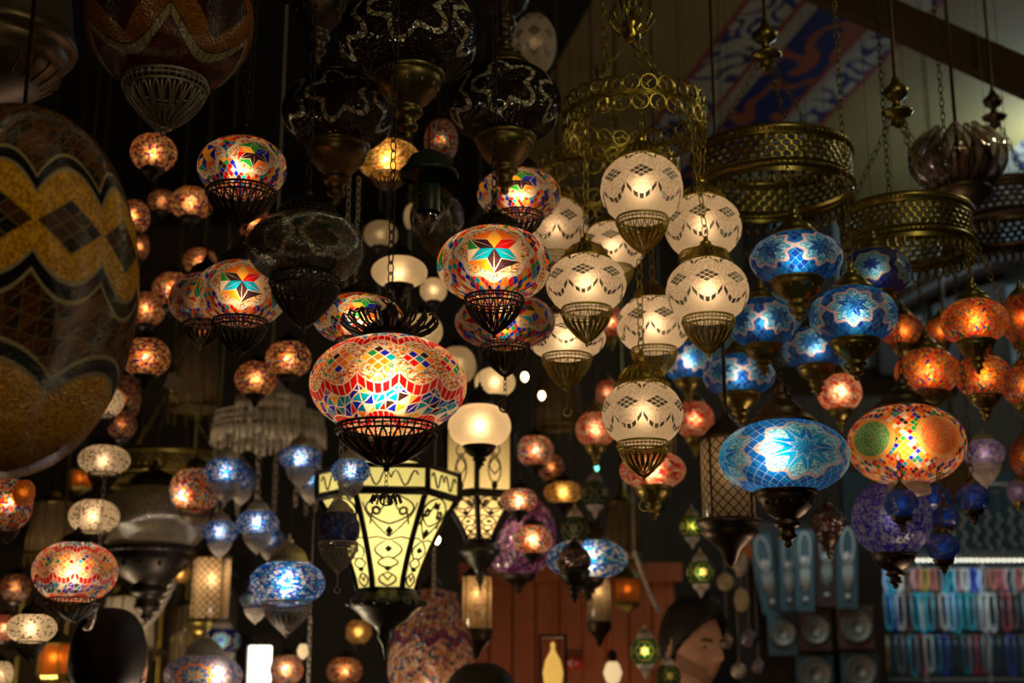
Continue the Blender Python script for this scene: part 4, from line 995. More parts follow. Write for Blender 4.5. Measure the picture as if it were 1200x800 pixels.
# ------------------------------------------------------------------ cylinder lamps
def cylinder_lamp(px, py, w, h, zc, mat, label, p, metalc='bronze', botw=1.15):
    s = zc / FPX; c = at(px, py, zc); R, H = w / 2 * s, h / 2 * s
    t = thing('cylinder_pendant_lamp', label, 'lamp', c)
    b = MB(); b.lathe([(R * .96, H), (R, H * .97), (R, -H * .97), (R * .96, -H)], 40)
    me = b.mesh('glass', mat); o = link('glass_cylinder', me, t)
    b = MB(); b.lathe([(R * 1.12, H), (R * 1.12, H * 1.06), (R * .9, H * 1.14), (R * .6, H * 1.35), (R * .2, H * 1.6), (.004, H * 1.9), (.002, topz(c.x, c.y, c.z + .1) - c.z)], 28); link('top_cap', b.mesh('top_cap', metalc), t)
    b = MB(); b.lathe([(R * 1.05, -H), (R * botw, -H * 1.05), (R * botw, -H * 1.15), (R * 1.0, -H * 1.25), (R * 1.1, -H * 1.35), (R * .8, -H * 1.55), (R * .4, -H * 1.8), (R * .2, -H * 2.1), (.001, -H * 2.2)], 28); link('turned_base', b.mesh('base', metalc), t)
    for i in range(4): a = PI / 4 + i * PI / 2; b = MB(); b.tube([(R * 1.06 * math.cos(a), R * 1.06 * math.sin(a), -H * 1.02), (R * 1.06 * math.cos(a), R * 1.06 * math.sin(a), H * 1.02)], R * .05, 5); link('side_bar', b.mesh('bar', metalc), t)
    if p: bulb(t, (0, 0, H * .35), p * .3 * (R / .1) ** 2 * 2, R * .15)
cylinder_lamp(853, 562, 62, 92, 2.9, 'lattice', 'cream cylinder lamp under crossed lattice beside the sky-blue lamp', .25, botw=1.25)
cylinder_lamp(559, 706, 34, 60, 4.25, 'filigree_glass', 'lit cream filigree cylinder lamp against the reddish boards', 1.2)
cylinder_lamp(702, 702, 26, 50, 4.6, 'lattice', 'small lattice cylinder lamp behind the dark red drop', .9)
cylinder_lamp(247, 690, 44, 70, 4.3, 'lattice', 'bright lattice cylinder lamp beside the large oval blue lamp', 1.6, 'oldbrass')
cylinder_lamp(775, 510, 34, 80, 3.9, 'lattice', 'dim tall lattice cylinder behind the lowest cream globe', .25)
# big beaded jar lamp at the bottom
c = at(505, 762, 3.9); s = 3.9 / FPX
t = thing('beaded_jar_pendant', 'big rosy beaded jar-shaped lamp below the lit yellow lantern', 'lamp', c)
b = MB(); b.lathe([(12 * s, 72 * s), (30 * s, 66 * s), (34 * s, 50 * s), (36 * s, 38 * s), (40 * s, 28 * s), (47 * s, 10 * s), (50 * s, -8 * s), (50 * s, -28 * s), (44 * s, -50 * s), (30 * s, -62 * s), (10 * s, -66 * s)], 64)
me = b.mesh('jar', None)
m, out = newmat('jar_beads'); o_, x, y, z = coords(); bc, dd = beads(o_, 105, [(.5, .2, .12), (.65, .42, .3), (.4, .12, .08), (.7, .55, .4), (.1, .04, .16), (.45, .25, .08), (.03, .1, .2), (.6, .35, .25)])
u_ = F('ARCTAN2', y, x); wl = sin(u_ * 9.0) * .012
bc = mixc(band(z, wl + .03, .012), bc, mixc(rnd(flo(u_ * 30.0), flo(z * 90.0)) > .5, (.03, .03, .2), (.3, .03, .03)))
glassy(out, bc, dd, ref=.3, rr=.35, dif=.4); MATS['jar_beads'] = m; me.materials.append(m)
link('glass_jar', me, t); b = MB(); b.lathe([(14 * s, 70 * s), (16 * s, 74 * s), (8 * s, 82 * s), (2 * s, 90 * s), (.002, topz(c.x, c.y, c.z + .1) - c.z)], 20); link('cap_and_cord', b.mesh('cap', 'bronze'), t)
bulb(t, (0, 0, -40 * s), .3, .012); b = MB(); b.lathe([(30 * s, -60 * s), (32 * s, -66 * s), (10 * s, -80 * s), (.001, -82 * s)], 20); link('turned_base', b.mesh('base', 'bronze'), t)

# golden pear-shaped pierced lantern in a dark frame, and the flag
c = at(648, 782, 4.3); s = 4.3 / FPX
t = thing('hanging_pear_lantern', 'golden pear-shaped lantern glowing in a dark box frame near the red flag', 'lantern', c)
b = MB(); b.lathe([(.001, 30 * s), (3 * s, 26 * s), (2 * s, 22 * s), (4 * s, 17 * s), (9 * s, 8 * s), (12 * s, -6 * s), (10 * s, -20 * s), (5 * s, -28 * s), (.001, -30 * s)], 24); link('pear_body', b.mesh('pear', 'gold_lit'), t)
b = MB()
for x_ in (-15, 15):
    for y_ in (-12, 12): b.box((x_ * s - .003, y_ * s - .003, -36 * s), (x_ * s + .003, y_ * s + .003, 36 * s))
for z_ in (-36, 36): b.box((-16 * s, -13 * s, z_ * s - .004), (16 * s, 13 * s, z_ * s + .004))
link('box_frame', b.mesh('box_frame', 'iron', False), t)
b = MB(); b.tube([(0, 0, 30 * s), (0, 0, .5)], .001, 4); link('wire', b.mesh('wire', 'iron'), t)
c = at(673, 777, 6.1); c.y = 6.245; s = 6.2 / FPX
t = thing('hanging_flag', 'small red flag with white crescent and star on the reddish boards', 'flag', c)
b = MB()
nx = 12
for j in range(2):
    for i in range(nx + 1): b.v.append(((i / nx - .5) * 20 * s, .004 * math.sin(i * .9), (j - .5) * 13 * s))
for i in range(nx): b.f.append((i, i + 1, nx + 2 + i, nx + 1 + i))
o = link('cloth', b.mesh('cloth', 'flag_red'), t); md = o.modifiers.new('s', 'SOLIDIFY'); md.thickness = .002
b = MB(); n = 16; r_ = 3.6 * s
for i in range(n + 1):
    a = math.radians(40) + math.radians(280) * i / n; b.v.append((-3 * s + r_ * math.cos(a), -.008, r_ * math.sin(a)))
    b.v.append((-2.2 * s + r_ * .78 * math.cos(a), -.008, r_ * .78 * math.sin(a)))
for i in range(n): b.f.append((2 * i, 2 * i + 1, 2 * i + 3, 2 * i + 2))
k = len(b.v)
for i in range(10): rr = (1.9 if i % 2 == 0 else .8) * s; a = PI + i * PI / 5; b.v.append((2.6 * s + rr * math.cos(a), -.008, rr * math.sin(a)))
b.f.append(tuple(range(k, k + 10))); link('crescent_and_star', b.mesh('crescent', 'flag_white', False), o)

# rope-like diagonal trims: long tapered glass drops seen blurred
for (a0, a1, zc, r0, l) in (((743, 645), (775, 720), 4.2, .006, 'pale diagonal metal rod against the reddish boards'), ((167, 735), (203, 682), 3.9, .009, 'silvery twisted rope swag beside the dark-haired head'), ((100, 735), (112, 705), 3.1, .007, 'short silvery twisted rope above the dark-haired head')):
    P0, P1 = at(*a0, zc), at(*a1, zc); b = MB(); pts = [P0.lerp(P1, i / 24) + Vector((0, 0, -.02 * math.sin(PI * i / 24))) for i in range(25)]
    for ph in (0, PI):
        d = (P1 - P0).normalized(); a_ = d.orthogonal().normalized(); c_ = d.cross(a_)
        b.tube([p_ + (a_ * math.cos(ph + i * 1.1) + c_ * math.sin(ph + i * 1.1)) * r0 * .6 for i, p_ in enumerate(pts)], r0 * .7, 5)
    b.links(P0 if P0.z > P1.z else P1, (P0 if P0.z > P1.z else P1) + Vector((0, 0, .3)), .02, .001)
    o = link('hanging_metal_rope', b.mesh('hanging_metal_rope', 'silver')); tag(o, l, 'ornament', None)
# long silver chain
for px, y0, y1, zc, l in ((364, 718, 830, 3.7, 'long silver chain hanging beside the warm bulb'), (509, 628, 700, 3.8, 'short brass chain hanging beside the yellow lantern'), (1067, 280, 345, 3.2, 'brass chain hanging from the lower pierced ring')):
    P1, P0 = at(px, y0, zc), at(px, y1, zc); P0 = Vector((P1.x, P1.y, P0.z)); b = MB(); b.links(P0, P1, .02, .0013); b.tube([P1, P1 + Vector((0, 0, .4))], .001, 4)
    tag(link('hanging_chain', b.mesh('hanging_chain', 'silver')), l, 'chain')
# paper tag
c = at(202, 448, 3.2); s = 3.2 / FPX
b = MB(); b.box((-8 * s, -.0008, -9 * s), (8 * s, .0008, 9 * s)); b.tube([(-3 * s, 0, 8 * s), (-4 * s, 0, 9 * s + .35)], .0006, 4)
tag(link('hanging_price_tag', b.mesh('hanging_price_tag', 'flag_white', False), None, c, rot=(0, .35, .2)), 'blank pale paper tag hanging near the round orange-swirl beaded lamp', 'tag')
# dark display cabinet with gilt rails behind the dark-haired head
x0, x1, z0, z1 = wall_px(-60, 255, 640, 840, 6.0)
t = thing('display_cabinet', 'dim glazed cabinet with gilt posts behind the dark-haired head', 'cabinet', ((x0 + x1) / 2, 6.2, 0))
hw = (x1 - x0) / 2
b = MB(); b.box((-hw, -.1, 0), (hw, .3, z1 - .1)); link('carcass', b.mesh('carcass', 'wall_dark', False), t)
b = MB(); b.box((-hw - .04, -.2, z1 - .1), (hw + .04, .34, z1)); b.box((-hw - .02, -.15, z1 - .16), (hw + .02, .3, z1 - .1)); link('cornice', b.mesh('cornice', 'dark_wood', False), t)
for i in range(6):
    x_ = -hw + .04 + (2 * hw - .08) * i / 5; b = MB(); b.lathe([(.03, 0), (.03, .1), (.018, .14), (.018, z1 - .3), (.03, z1 - .22), (.03, z1 - .16)], 12, x_, -.14, 0); link('gilt_post', b.mesh('post', 'oldbrass'), t)
for i in range(3): b = MB(); b.box((-hw, -.16, z1 - .45 - i * .4), (hw, -.1, z1 - .42 - i * .4)); link('shelf_edge', b.mesh('shelf_edge', 'beam_wood', False), t)

# unlit objects filling the depth of the shop
plain('drum_cloth', (.16, .10, .05), .8, (.10, .06, .03), 12)
def drum(px, py, w, h, zc, mat, label, metalc='oldbrass', fl=1.15):
    s = zc / FPX; c = at(px, py, zc); Rr, H = w / 2 * s, h / 2 * s; t = thing('hanging_drum_lamp', label, 'lamp', c)
    b = MB(); b.lathe([(Rr * .8, H), (Rr * .9, H * .4), (Rr, -H), (Rr * .97, -H), (Rr * .87, H * .4), (Rr * .77, H)], 36); link('shade', b.mesh('shade', mat), t)
    b = MB(); b.ring(Rr * 1.01, .004, -H, 36, 5); b.ring(Rr * .81, .004, H, 36, 5)
    for i in range(12):
        a_ = 2 * PI * i / 12; b.tube([(Rr * .82 * math.cos(a_), Rr * .82 * math.sin(a_), H), (Rr * 1.01 * math.cos(a_), Rr * 1.01 * math.sin(a_), -H)], .0025, 4)
        b.links((Rr * math.cos(a_), Rr * math.sin(a_), -H), (Rr * math.cos(a_), Rr * math.sin(a_), -H * 1.5), .016, .0015)
    link('trim_and_fringe', b.mesh('fringe', metalc), t)
    b = MB(); b.lathe([(Rr * .8, H), (Rr * .5, H * 1.15), (Rr * .3, H * 1.3), (Rr * .35, H * 1.36), (.01, H * 1.5), (.002, topz(c.x, c.y, c.z + H) - c.z)], 24); link('cap_and_cord', b.mesh('cap', metalc), t)
drum(229, 438, 58, 84, 4.9, 'drum_cloth', 'dim brown drum shade behind the round orange-swirl beaded lamp')
drum(60, 620, 56, 60, 4.9, 'drum_cloth', 'dim brown drum shade behind the multicoloured lamp at the frame edge')
drum(150, 730, 66, 60, 4.8, 'fret_silver', 'pale smoky drum lamp behind the dark-haired head')
drum(215, 742, 30, 64, 5.0, 'frosted', 'narrow pale shade behind the ringed blue lamp')
drum(445, 660, 44, 60, 4.9, 'drum_cloth', 'dim brown drum behind the base of the yellow lantern')
drum(1120, 560, 60, 50, 5.6, 'drum_cloth', 'dim drum shade behind the dark blue glass drops')
drum(655, 470, 56, 60, 5.0, 'drum_cloth', 'dim drum shade behind the two bare glowing bulbs')
drum(730, 620, 44, 60, 4.9, 'drum_cloth', 'dim drum shade above the diagonal metal rod')
def lantern_small(px, py, w, h, zc, label, lit=0):
    s = zc / FPX; c = at(px, py, zc); Rr, H = w / 2 * s, h / 2 * s; t = thing('hanging_metal_lantern', label, 'lantern', c)
    b = MB(); b.lathe([(.001, -H), (Rr * .3, -H * .9), (Rr * .9, -H * .7), (Rr, -H * .6), (Rr * .95, -H * .55)], 6); b.lathe([(Rr, H * .4), (Rr * 1.1, H * .45), (Rr * .6, H * .75), (Rr * .2, H * .9), (.003, H * 1.0), (.002, topz(c.x, c.y, c.z + H) - c.z)], 6)
    for i in range(6):
        a_ = 2 * PI * i / 6; b.tube([(Rr * .97 * math.cos(a_), Rr * .97 * math.sin(a_), -H * .58), (Rr * .99 * math.cos(a_), Rr * .99 * math.sin(a_), H * .42)], Rr * .06, 4)
    link('frame', b.mesh('frame', 'oldbrass', False), t)
    b = MB(); b.lathe([(Rr * .9, -H * .56), (Rr * .92, H * .4)], 6); link('glass_panes', b.mesh('panes', 'amber_glass' if lit else 'filigree_glass', False), t)
    if lit: bulb(t, (0, 0, 0), lit, .01)
lantern_small(64, 770, 40, 70, 4.3, 'amber-paned brass lantern between the dotted lamp and the dark-haired head', .12)
lantern_small(95, 560 , 26, 40, 4.9, 'tiny amber-paned lantern behind the white dotted lamps', .03)
lantern_small(474, 590, 30, 50, 4.9, 'tiny metal lantern glimpsed behind the yellow panelled lantern', .05)
lantern_small(440, 500, 30, 48, 4.8, 'small dark metal lantern behind the big filigree basket', 0)
lantern_small(735, 690, 30, 56, 5.2, 'small metal lantern against the end of the reddish boards', .04)
lantern_small(590, 655, 26, 44, 5.3, 'small metal lantern under the purple crackled globe', .05)
lantern_small(865, 640, 32, 60, 5.2, 'small metal lantern under the crossed lattice cylinder', .03)
# ------------------------------------------------------------------ jewellery stall
YS = 7.6
x0, x1, z0, z1 = wall_px(1006, 1290, 660, 815, YS)
t = thing('necklace_stall', 'bead necklace display stall with a strip of white lights along its top', 'display stand', ((x0 + x1) / 2, YS, 0))
cx = (x0 + x1) / 2; hw = (x1 - x0) / 2
b = MB(); b.box((-hw, .1, 0), (hw, .16, z1 + .5)); link('backboard', b.mesh('backboard', 'card_grey', False), t)
b = MB(); b.box((-hw, -.22, z1 + .0), (hw, .1, z1 + .05)); link('top_shelf', b.mesh('top_shelf', 'grey_plaster', False), t)
b = MB()
nled = 48
for i in range(nled):
    x_ = -hw + 2 * hw * (i + .5) / nled
    b.ball((x_, -.235, z1 - .005), .0075, 6, 4)
link('light_strip', b.mesh('light_strip', 'led_white'), t)
b = MB(); b.box((-hw, -.25, z1 - .0), (hw, -.22, z1 + .02)); link('strip_mount', b.mesh('strip_mount', 'silver', False), t)
rails = []
for py in (667, 696, 745, 796):
    _, _, zz, _ = wall_px(1006, 1290, py, py, YS - .1); rails.append(zz)
    b = MB(); b.tube([(-hw, -.1, zz), (hw, -.1, zz)], .006, 6); link('rail', b.mesh('rail', 'silver'), t)
for i in range(5):
    x_ = -hw + 2 * hw * i / 4; b = MB(); b.tube([(x_, -.1, 0), (x_, -.1, z1)], .008, 6); link('upright', b.mesh('upright', 'silver'), t)
for k in range(4):
    ld = D.lights.new('strip_light', 'AREA'); ld.shape = 'RECTANGLE'; ld.size = hw * .5; ld.size_y = .02; ld.energy = .42; ld.color = (.75, .93, 1)
    lo = D.objects.new('strip_light', ld); C.objects.link(lo); lo.location = (cx - hw + hw * (.25 + .5 * k), YS - .3, z1 - .03); lo.rotation_euler = (math.radians(35), 0, 0)
STR = [('turquoise', (.02, .42, .55)), ('coral', (.5, .13, .09)), ('ivory', (.62, .62, .58)), ('cobalt', (.03, .06, .5)), ('black', (.02, .02, .025)), ('brown', (.16, .07, .04)), ('crimson', (.4, .03, .05)),
       ('pale blue', (.35, .5, .8)), ('amber', (.5, .3, .04)), ('teal', (.02, .25, .27)), ('grey', (.2, .24, .26)), ('rose', (.45, .22, .24))]
for n_, c_ in STR: plain('strand_' + n_, c_, .3, tuple(q * .6 for q in c_), 40, .5)
seq = {0: [0, 5, 6, 7, 0, 2, 5, 11, 1, 8, 1, 5, 0, 0, 11, 2, 3, 7, 5, 1, 6, 11, 10, 1, 2, 6, 7, 7, 5, 10, 4, 2, 5, 8, 1, 10, 5],
       1: [10, 8, 5, 0, 3, 2, 5, 0, 0, 0, 5, 2, 7, 0, 9, 0, 10, 2, 2, 4, 6, 5, 4, 10, 4, 4, 8, 10, 5, 5, 4, 2, 10, 5, 4, 9],
       2: [6, 8, 8, 4, 10, 5, 0, 6, 2, 9, 3, 4, 4, 9, 6, 6, 10, 4, 4, 3, 4, 10, 2, 3, 4, 5, 10, 5, 3, 4, 2, 5, 4, 10]}
rown = ('highest rail', 'middle rail', 'lowest rail')
GI = {}
def strand_mesh(colname, L, W, kind):
    b = MB(); n = 26
    for i in range(n):
        q = i / (n - 1); a = PI * q
        if kind == 'loop': x_ = -W * math.cos(a) * (1 if q not in (0, 1) else .3); z_ = -L * math.sin(a) ** .35
        else: x_ = W * .3 * math.sin(q * 9); z_ = -L * q
        b.ball((x_, 0, z_), .0085, 6, 4)
    if kind == 'loop': b.tube([(-W * math.cos(PI * i / 24), 0, -L * max(0, math.sin(PI * i / 24)) ** .35) for i in range(25)], .006, 5)
    else: b.tube([(W * .3 * math.sin(i / 24 * 9), 0, -L * i / 24) for i in range(25)], .009, 5)
    return b.mesh('strand', 'strand_' + colname)
random.seed(5)
for row in range(3):
    S_ = seq[row]; n = len(S_); Lr = (rails[row] - rails[row + 1]) * .92
    cols = [STR[k][0] for k in S_]
    for i, k in enumerate(S_):
        nm = STR[k][0]; x_ = cx - hw + .02 + (2 * hw * .98) * (i + .5) / n + random.uniform(-.006, .006)
        L = Lr * random.uniform(.86, 1.0); kind = 'loop' if row else random.choice(('loop', 'bar'))
        key = ('s', nm, row, kind, int(L * 60))
        me = kit(key, lambda: strand_mesh(nm, L, .019 if row else .014, kind))
        cnt = cols.count(nm)
        lab = ('only ' if cnt == 1 else '') + nm + ' bead necklace hanging from the ' + rown[row] + ' of the stall'
        o = link('bead_necklace', me, None, (x_, YS - .125, rails[row] - .004)); tag(o, lab, 'necklace', nm + ' bead necklaces on the ' + rown[row])
# silver chains above the stall
for i in range(9):
    P = at(1100 + i * 14, 598 + (i % 3) * 3, 7.2); b = MB()
    for k in range(9): b.ball((.012 * math.sin(k * 1.7), 0, -k * .022), .011, 6, 4)
    b.tube([(0, 0, 0), (0, 0, .12)], .002, 4); b.tube([(-.028, 0, .12), (.028, 0, .12)], .004, 4)
    tag(link('hanging_silver_pendant', b.mesh('silver_pendant', 'silver'), None, P), 'silver pendant chain hanging in the row above the necklace stall lights', 'pendant', 'silver pendants above the stall lights')
    if i == 0: p_first = P
P = at(1160, 590, 7.2); b = MB(); b.tube([(at(1085, 590, 7.2).x, P.y, p_first.z + .13), (at(1240, 590, 7.2).x, P.y, p_first.z + .13)], .008, 6)
o = link('hanging_rail', b.mesh('hanging_rail', 'silver')); tag(o, 'thin metal rail carrying silver pendants above the stall lights', 'rail')
# silver necklaces on tall cards and round plates on square cards
def card(px, py, w, h, zc, label, kind, mat, tilt=0):
    s = zc / FPX; c = at(px, py, zc); t = thing('hanging_jewellery_card' if kind != 'plate' else 'hanging_plate_display', label, 'jewellery display', c); t.rotation_euler = (0, tilt, 0)
    b = MB(); b.box((-w / 2 * s, 0, -h / 2 * s), (w / 2 * s, .008, h / 2 * s)); link('card', b.mesh('card', mat, False), t)
    b = MB(); 
    if kind == 'neck':
        b.tube([(w * .3 * s * math.cos(a), -.01, h * (.25) * s + h * .22 * s * math.sin(a)) for a in [2 * PI * i / 16 for i in range(16)]], w * .045 * s, 5, True)
        b.lathe([(.001, -.012), (w * .22 * s, -.008), (w * .24 * s, 0), (.001, 0)], 16); v = b.v; 
        n0 = len(b.v) - 64
        for i in range(n0, len(b.v)): x_, y_, z_ = b.v[i]; b.v[i] = (x_, z_ - .004, y_ + h * .12 * s)
        for k in range(5): b.tube([((k - 2) * w * .1 * s, -.01, h * .02 * s), ((k - 2) * w * .11 * s, -.012, -h * (.3 - .05 * abs(k - 2)) * s)], w * .035 * s, 5)
        b.ball((0, -.012, -h * .36 * s), w * .14 * s, 10, 6)
        link('silver_necklace', b.mesh('necklace', 'silver'), t)
    else:
        r = min(w, h) * .42 * s
        b.lathe([(.001, 0), (r * .2, 0), (r * .3, .01), (r * .6, .006), (r * .9, .012), (r, .016), (r * .99, .01), (.001, -.004)], 30)
        for i in range(16): a = 2 * PI * i / 16; b.ball((r * .95 * math.cos(a), r * .95 * math.sin(a), .012), r * .12, 6, 4)
        for i in range(8): a = 2 * PI * i / 8; b.ball((r * .45 * math.cos(a), r * .45 * math.sin(a), .01), r * .1, 6, 4)
        b.v = [(x_, -z_ - .006, y_) for x_, y_, z_ in b.v]
        link('round_silver_plate', b.mesh('plate', 'dullsilver'), t)
card(898, 672, 26, 92, 6.6, 'tall grey jewellery card tilted, nearest the bearded man', 'neck', 'card_grey', -.16)
card(924, 672, 20, 86, 6.5, 'narrow grey jewellery card behind the tilted one', 'neck', 'card_grey', .02)
card(943, 668, 22, 94, 6.4, 'tall grey jewellery card under the sky-blue lamp cup', 'neck', 'card_grey', .03)
card(968, 664, 24, 92, 6.5, 'tall brown jewellery card between two grey ones', 'neck', 'card_brown', .04)
card(993, 664, 24, 96, 6.4, 'tall grey jewellery card beside the violet speckled globe', 'neck', 'card_grey', .05)
card(917, 742, 34, 50, 6.5, 'grey card with silver loop plate below the tilted card', 'plate', 'card_grey')
card(955, 738, 38, 46, 6.5, 'brown card with round silver plate, between two others', 'plate', 'card_brown')
card(1003, 734, 42, 50, 6.4, 'dark card with the largest scalloped silver plate beside the necklaces', 'plate', 'card_brown')
card(955, 790, 44, 44, 6.5, 'grey card with silver plate low below the brown card', 'plate', 'card_grey')
card(1008, 786, 44, 42, 6.4, 'dark card with flower-shaped silver plate at the frame bottom', 'plate', 'card_grey')
b = MB(); x0, x1, z0, z1 = wall_px(868, 1030, 612, 830, 6.85)
b.box((x0, 6.85, 0), (x1, 6.92, z1)); tag(link('jewellery_board', b.mesh('jewellery_board', 'dark_wood', False)), 'dark upright panel backing the silver jewellery cards', 'panel')
ld = D.lights.new('card_fill', 'AREA'); ld.energy = 2.2; ld.size = .5; ld.color = (.6, .9, 1); lo = D.objects.new('card_fill', ld); C.objects.link(lo); lo.location = at(950, 560, 6.0); lo.rotation_euler = (math.radians(40), 0, 0)  # unseen area light added to brighten the jewellery cards
# small blown glass ornaments near the man
for i, (px, py, r, mat, l) in enumerate(((850, 682, 10, 'frosted', 'round pale evil-eye disc hanging above the bearded man'), (869, 703, 9, 'frosted', 'pale glass egg hanging beside the bearded man\'s forehead'), (868, 662, 9, 'silver', 'silver leaf ornament above the pale glass egg'),
                                         (852, 752, 8, 'beads_blue', 'small blue bauble beside the bearded man\'s face'), (878, 748, 10, 'beads_violet', 'pinkish silver bauble next to the small blue bauble'), (866, 786, 9, 'silver', 'silver bauble low beside the bearded man'),
                                         (889, 781, 8, 'beads_violet', 'dim bauble beside the low silver bauble'))):
    zc = 4.6; c = at(px, py, zc); s = zc / FPX; t = thing('hanging_bauble', l, 'ornament', c)
    b = MB(); b.ball((0, 0, 0), r * s, 20, 12, 1.0 if i not in (1, 2) else 1.5); link('body', b.mesh('bauble', mat), t)
    b = MB(); b.ring(r * s * .3, .0015, r * s * (1.05 if i not in (1, 2) else 1.55), 12, 4); b.tube([(0, 0, r * s), (0, 0, r * s + .3)], .0012, 4); link('wire_loop', b.mesh('loop', 'silver'), t)

# ------------------------------------------------------------------ people
def make_head():
    """face looks along +Y, z up, origin at head centre; returns verts, faces"""
    b = MB(); n, m = 56, 44
    def g(x, z, cx_, cz_, sx, sz): return math.exp(-((x - cx_) / sx) ** 2 - ((z - cz_) / sz) ** 2)
    for j in range(m + 1):
        ph = PI * j / m; zz = -math.cos(ph); rr = max(.002, math.sin(ph)) ** .86
        for i in range(n):
            a = 2 * PI * i / n; x = rr * math.cos(a); y = rr * math.sin(a)
            X = x * .076; Y = y * .096; Z = zz * .117
            if Z < 0:                      # jaw
                k = min(1, -Z / .117); X *= 1 - .22 * k; 
                if y < 0: Y *= 1 - .55 * k; Z *= 1 - .1 * k
                else: Y = Y * (1 - .05 * k) + .012 * k
            if y < 0 and Z > -.03: Y *= 1.06
            if y > .2:
                f = min(1, (y - .2) * 2)
                Y += f * (.026 * g(X, Z, 0, -.022, .011, .018) + .015 * g(X, Z, 0, .002, .008, .026) + .006 * g(X, Z, .011, -.028, .008, .008) + .006 * g(X, Z, -.011, -.028, .008, .008))
                Y -= f * (.012 * g(X, Z, .031, .010, .016, .011) + .012 * g(X, Z, -.031, .010, .016, .011))
                Y += f * (.006 * g(X, Z, .031, .028, .02, .007) + .006 * g(X, Z, -.031, .028, .02, .007) + .005 * g(X, Z, .045, -.015, .016, .014) + .005 * g(X, Z, -.045, -.015, .016, .014))
                Y += f * (.007 * g(X, Z, 0, -.052, .020, .0055) + .008 * g(X, Z, 0, -.062, .017, .006) - .004 * g(X, Z, 0, -.057, .022, .0025) + .010 * g(X, Z, 0, -.092, .02, .016))
                Y += f * (.007 * g(X, Z, .031, .009, .011, .007) + .007 * g(X, Z, -.031, .009, .011, .007))
            b.v.append((X, Y, Z))
    for j in range(m):
        for i in range(n):
            k = (i + 1) % n; b.f.append((j * n + i, j * n + k, (j + 1) * n + k, (j + 1) * n + i))
    for sd in (-1, 1):                     # ears
        pts = [(sd * (.074 + .012 * math.sin(q / 14 * PI)), -.012 - .014 * math.cos(2 * PI * q / 14 + .4), -.004 + .03 * math.sin(2 * PI * q / 14)) for q in range(15)]
        b.tube(pts, .0048, 6)
        b.ball((sd * .074, -.010, -.006), .014, 10, 8, 1.6)
    return b
SKIN_MAT = {}
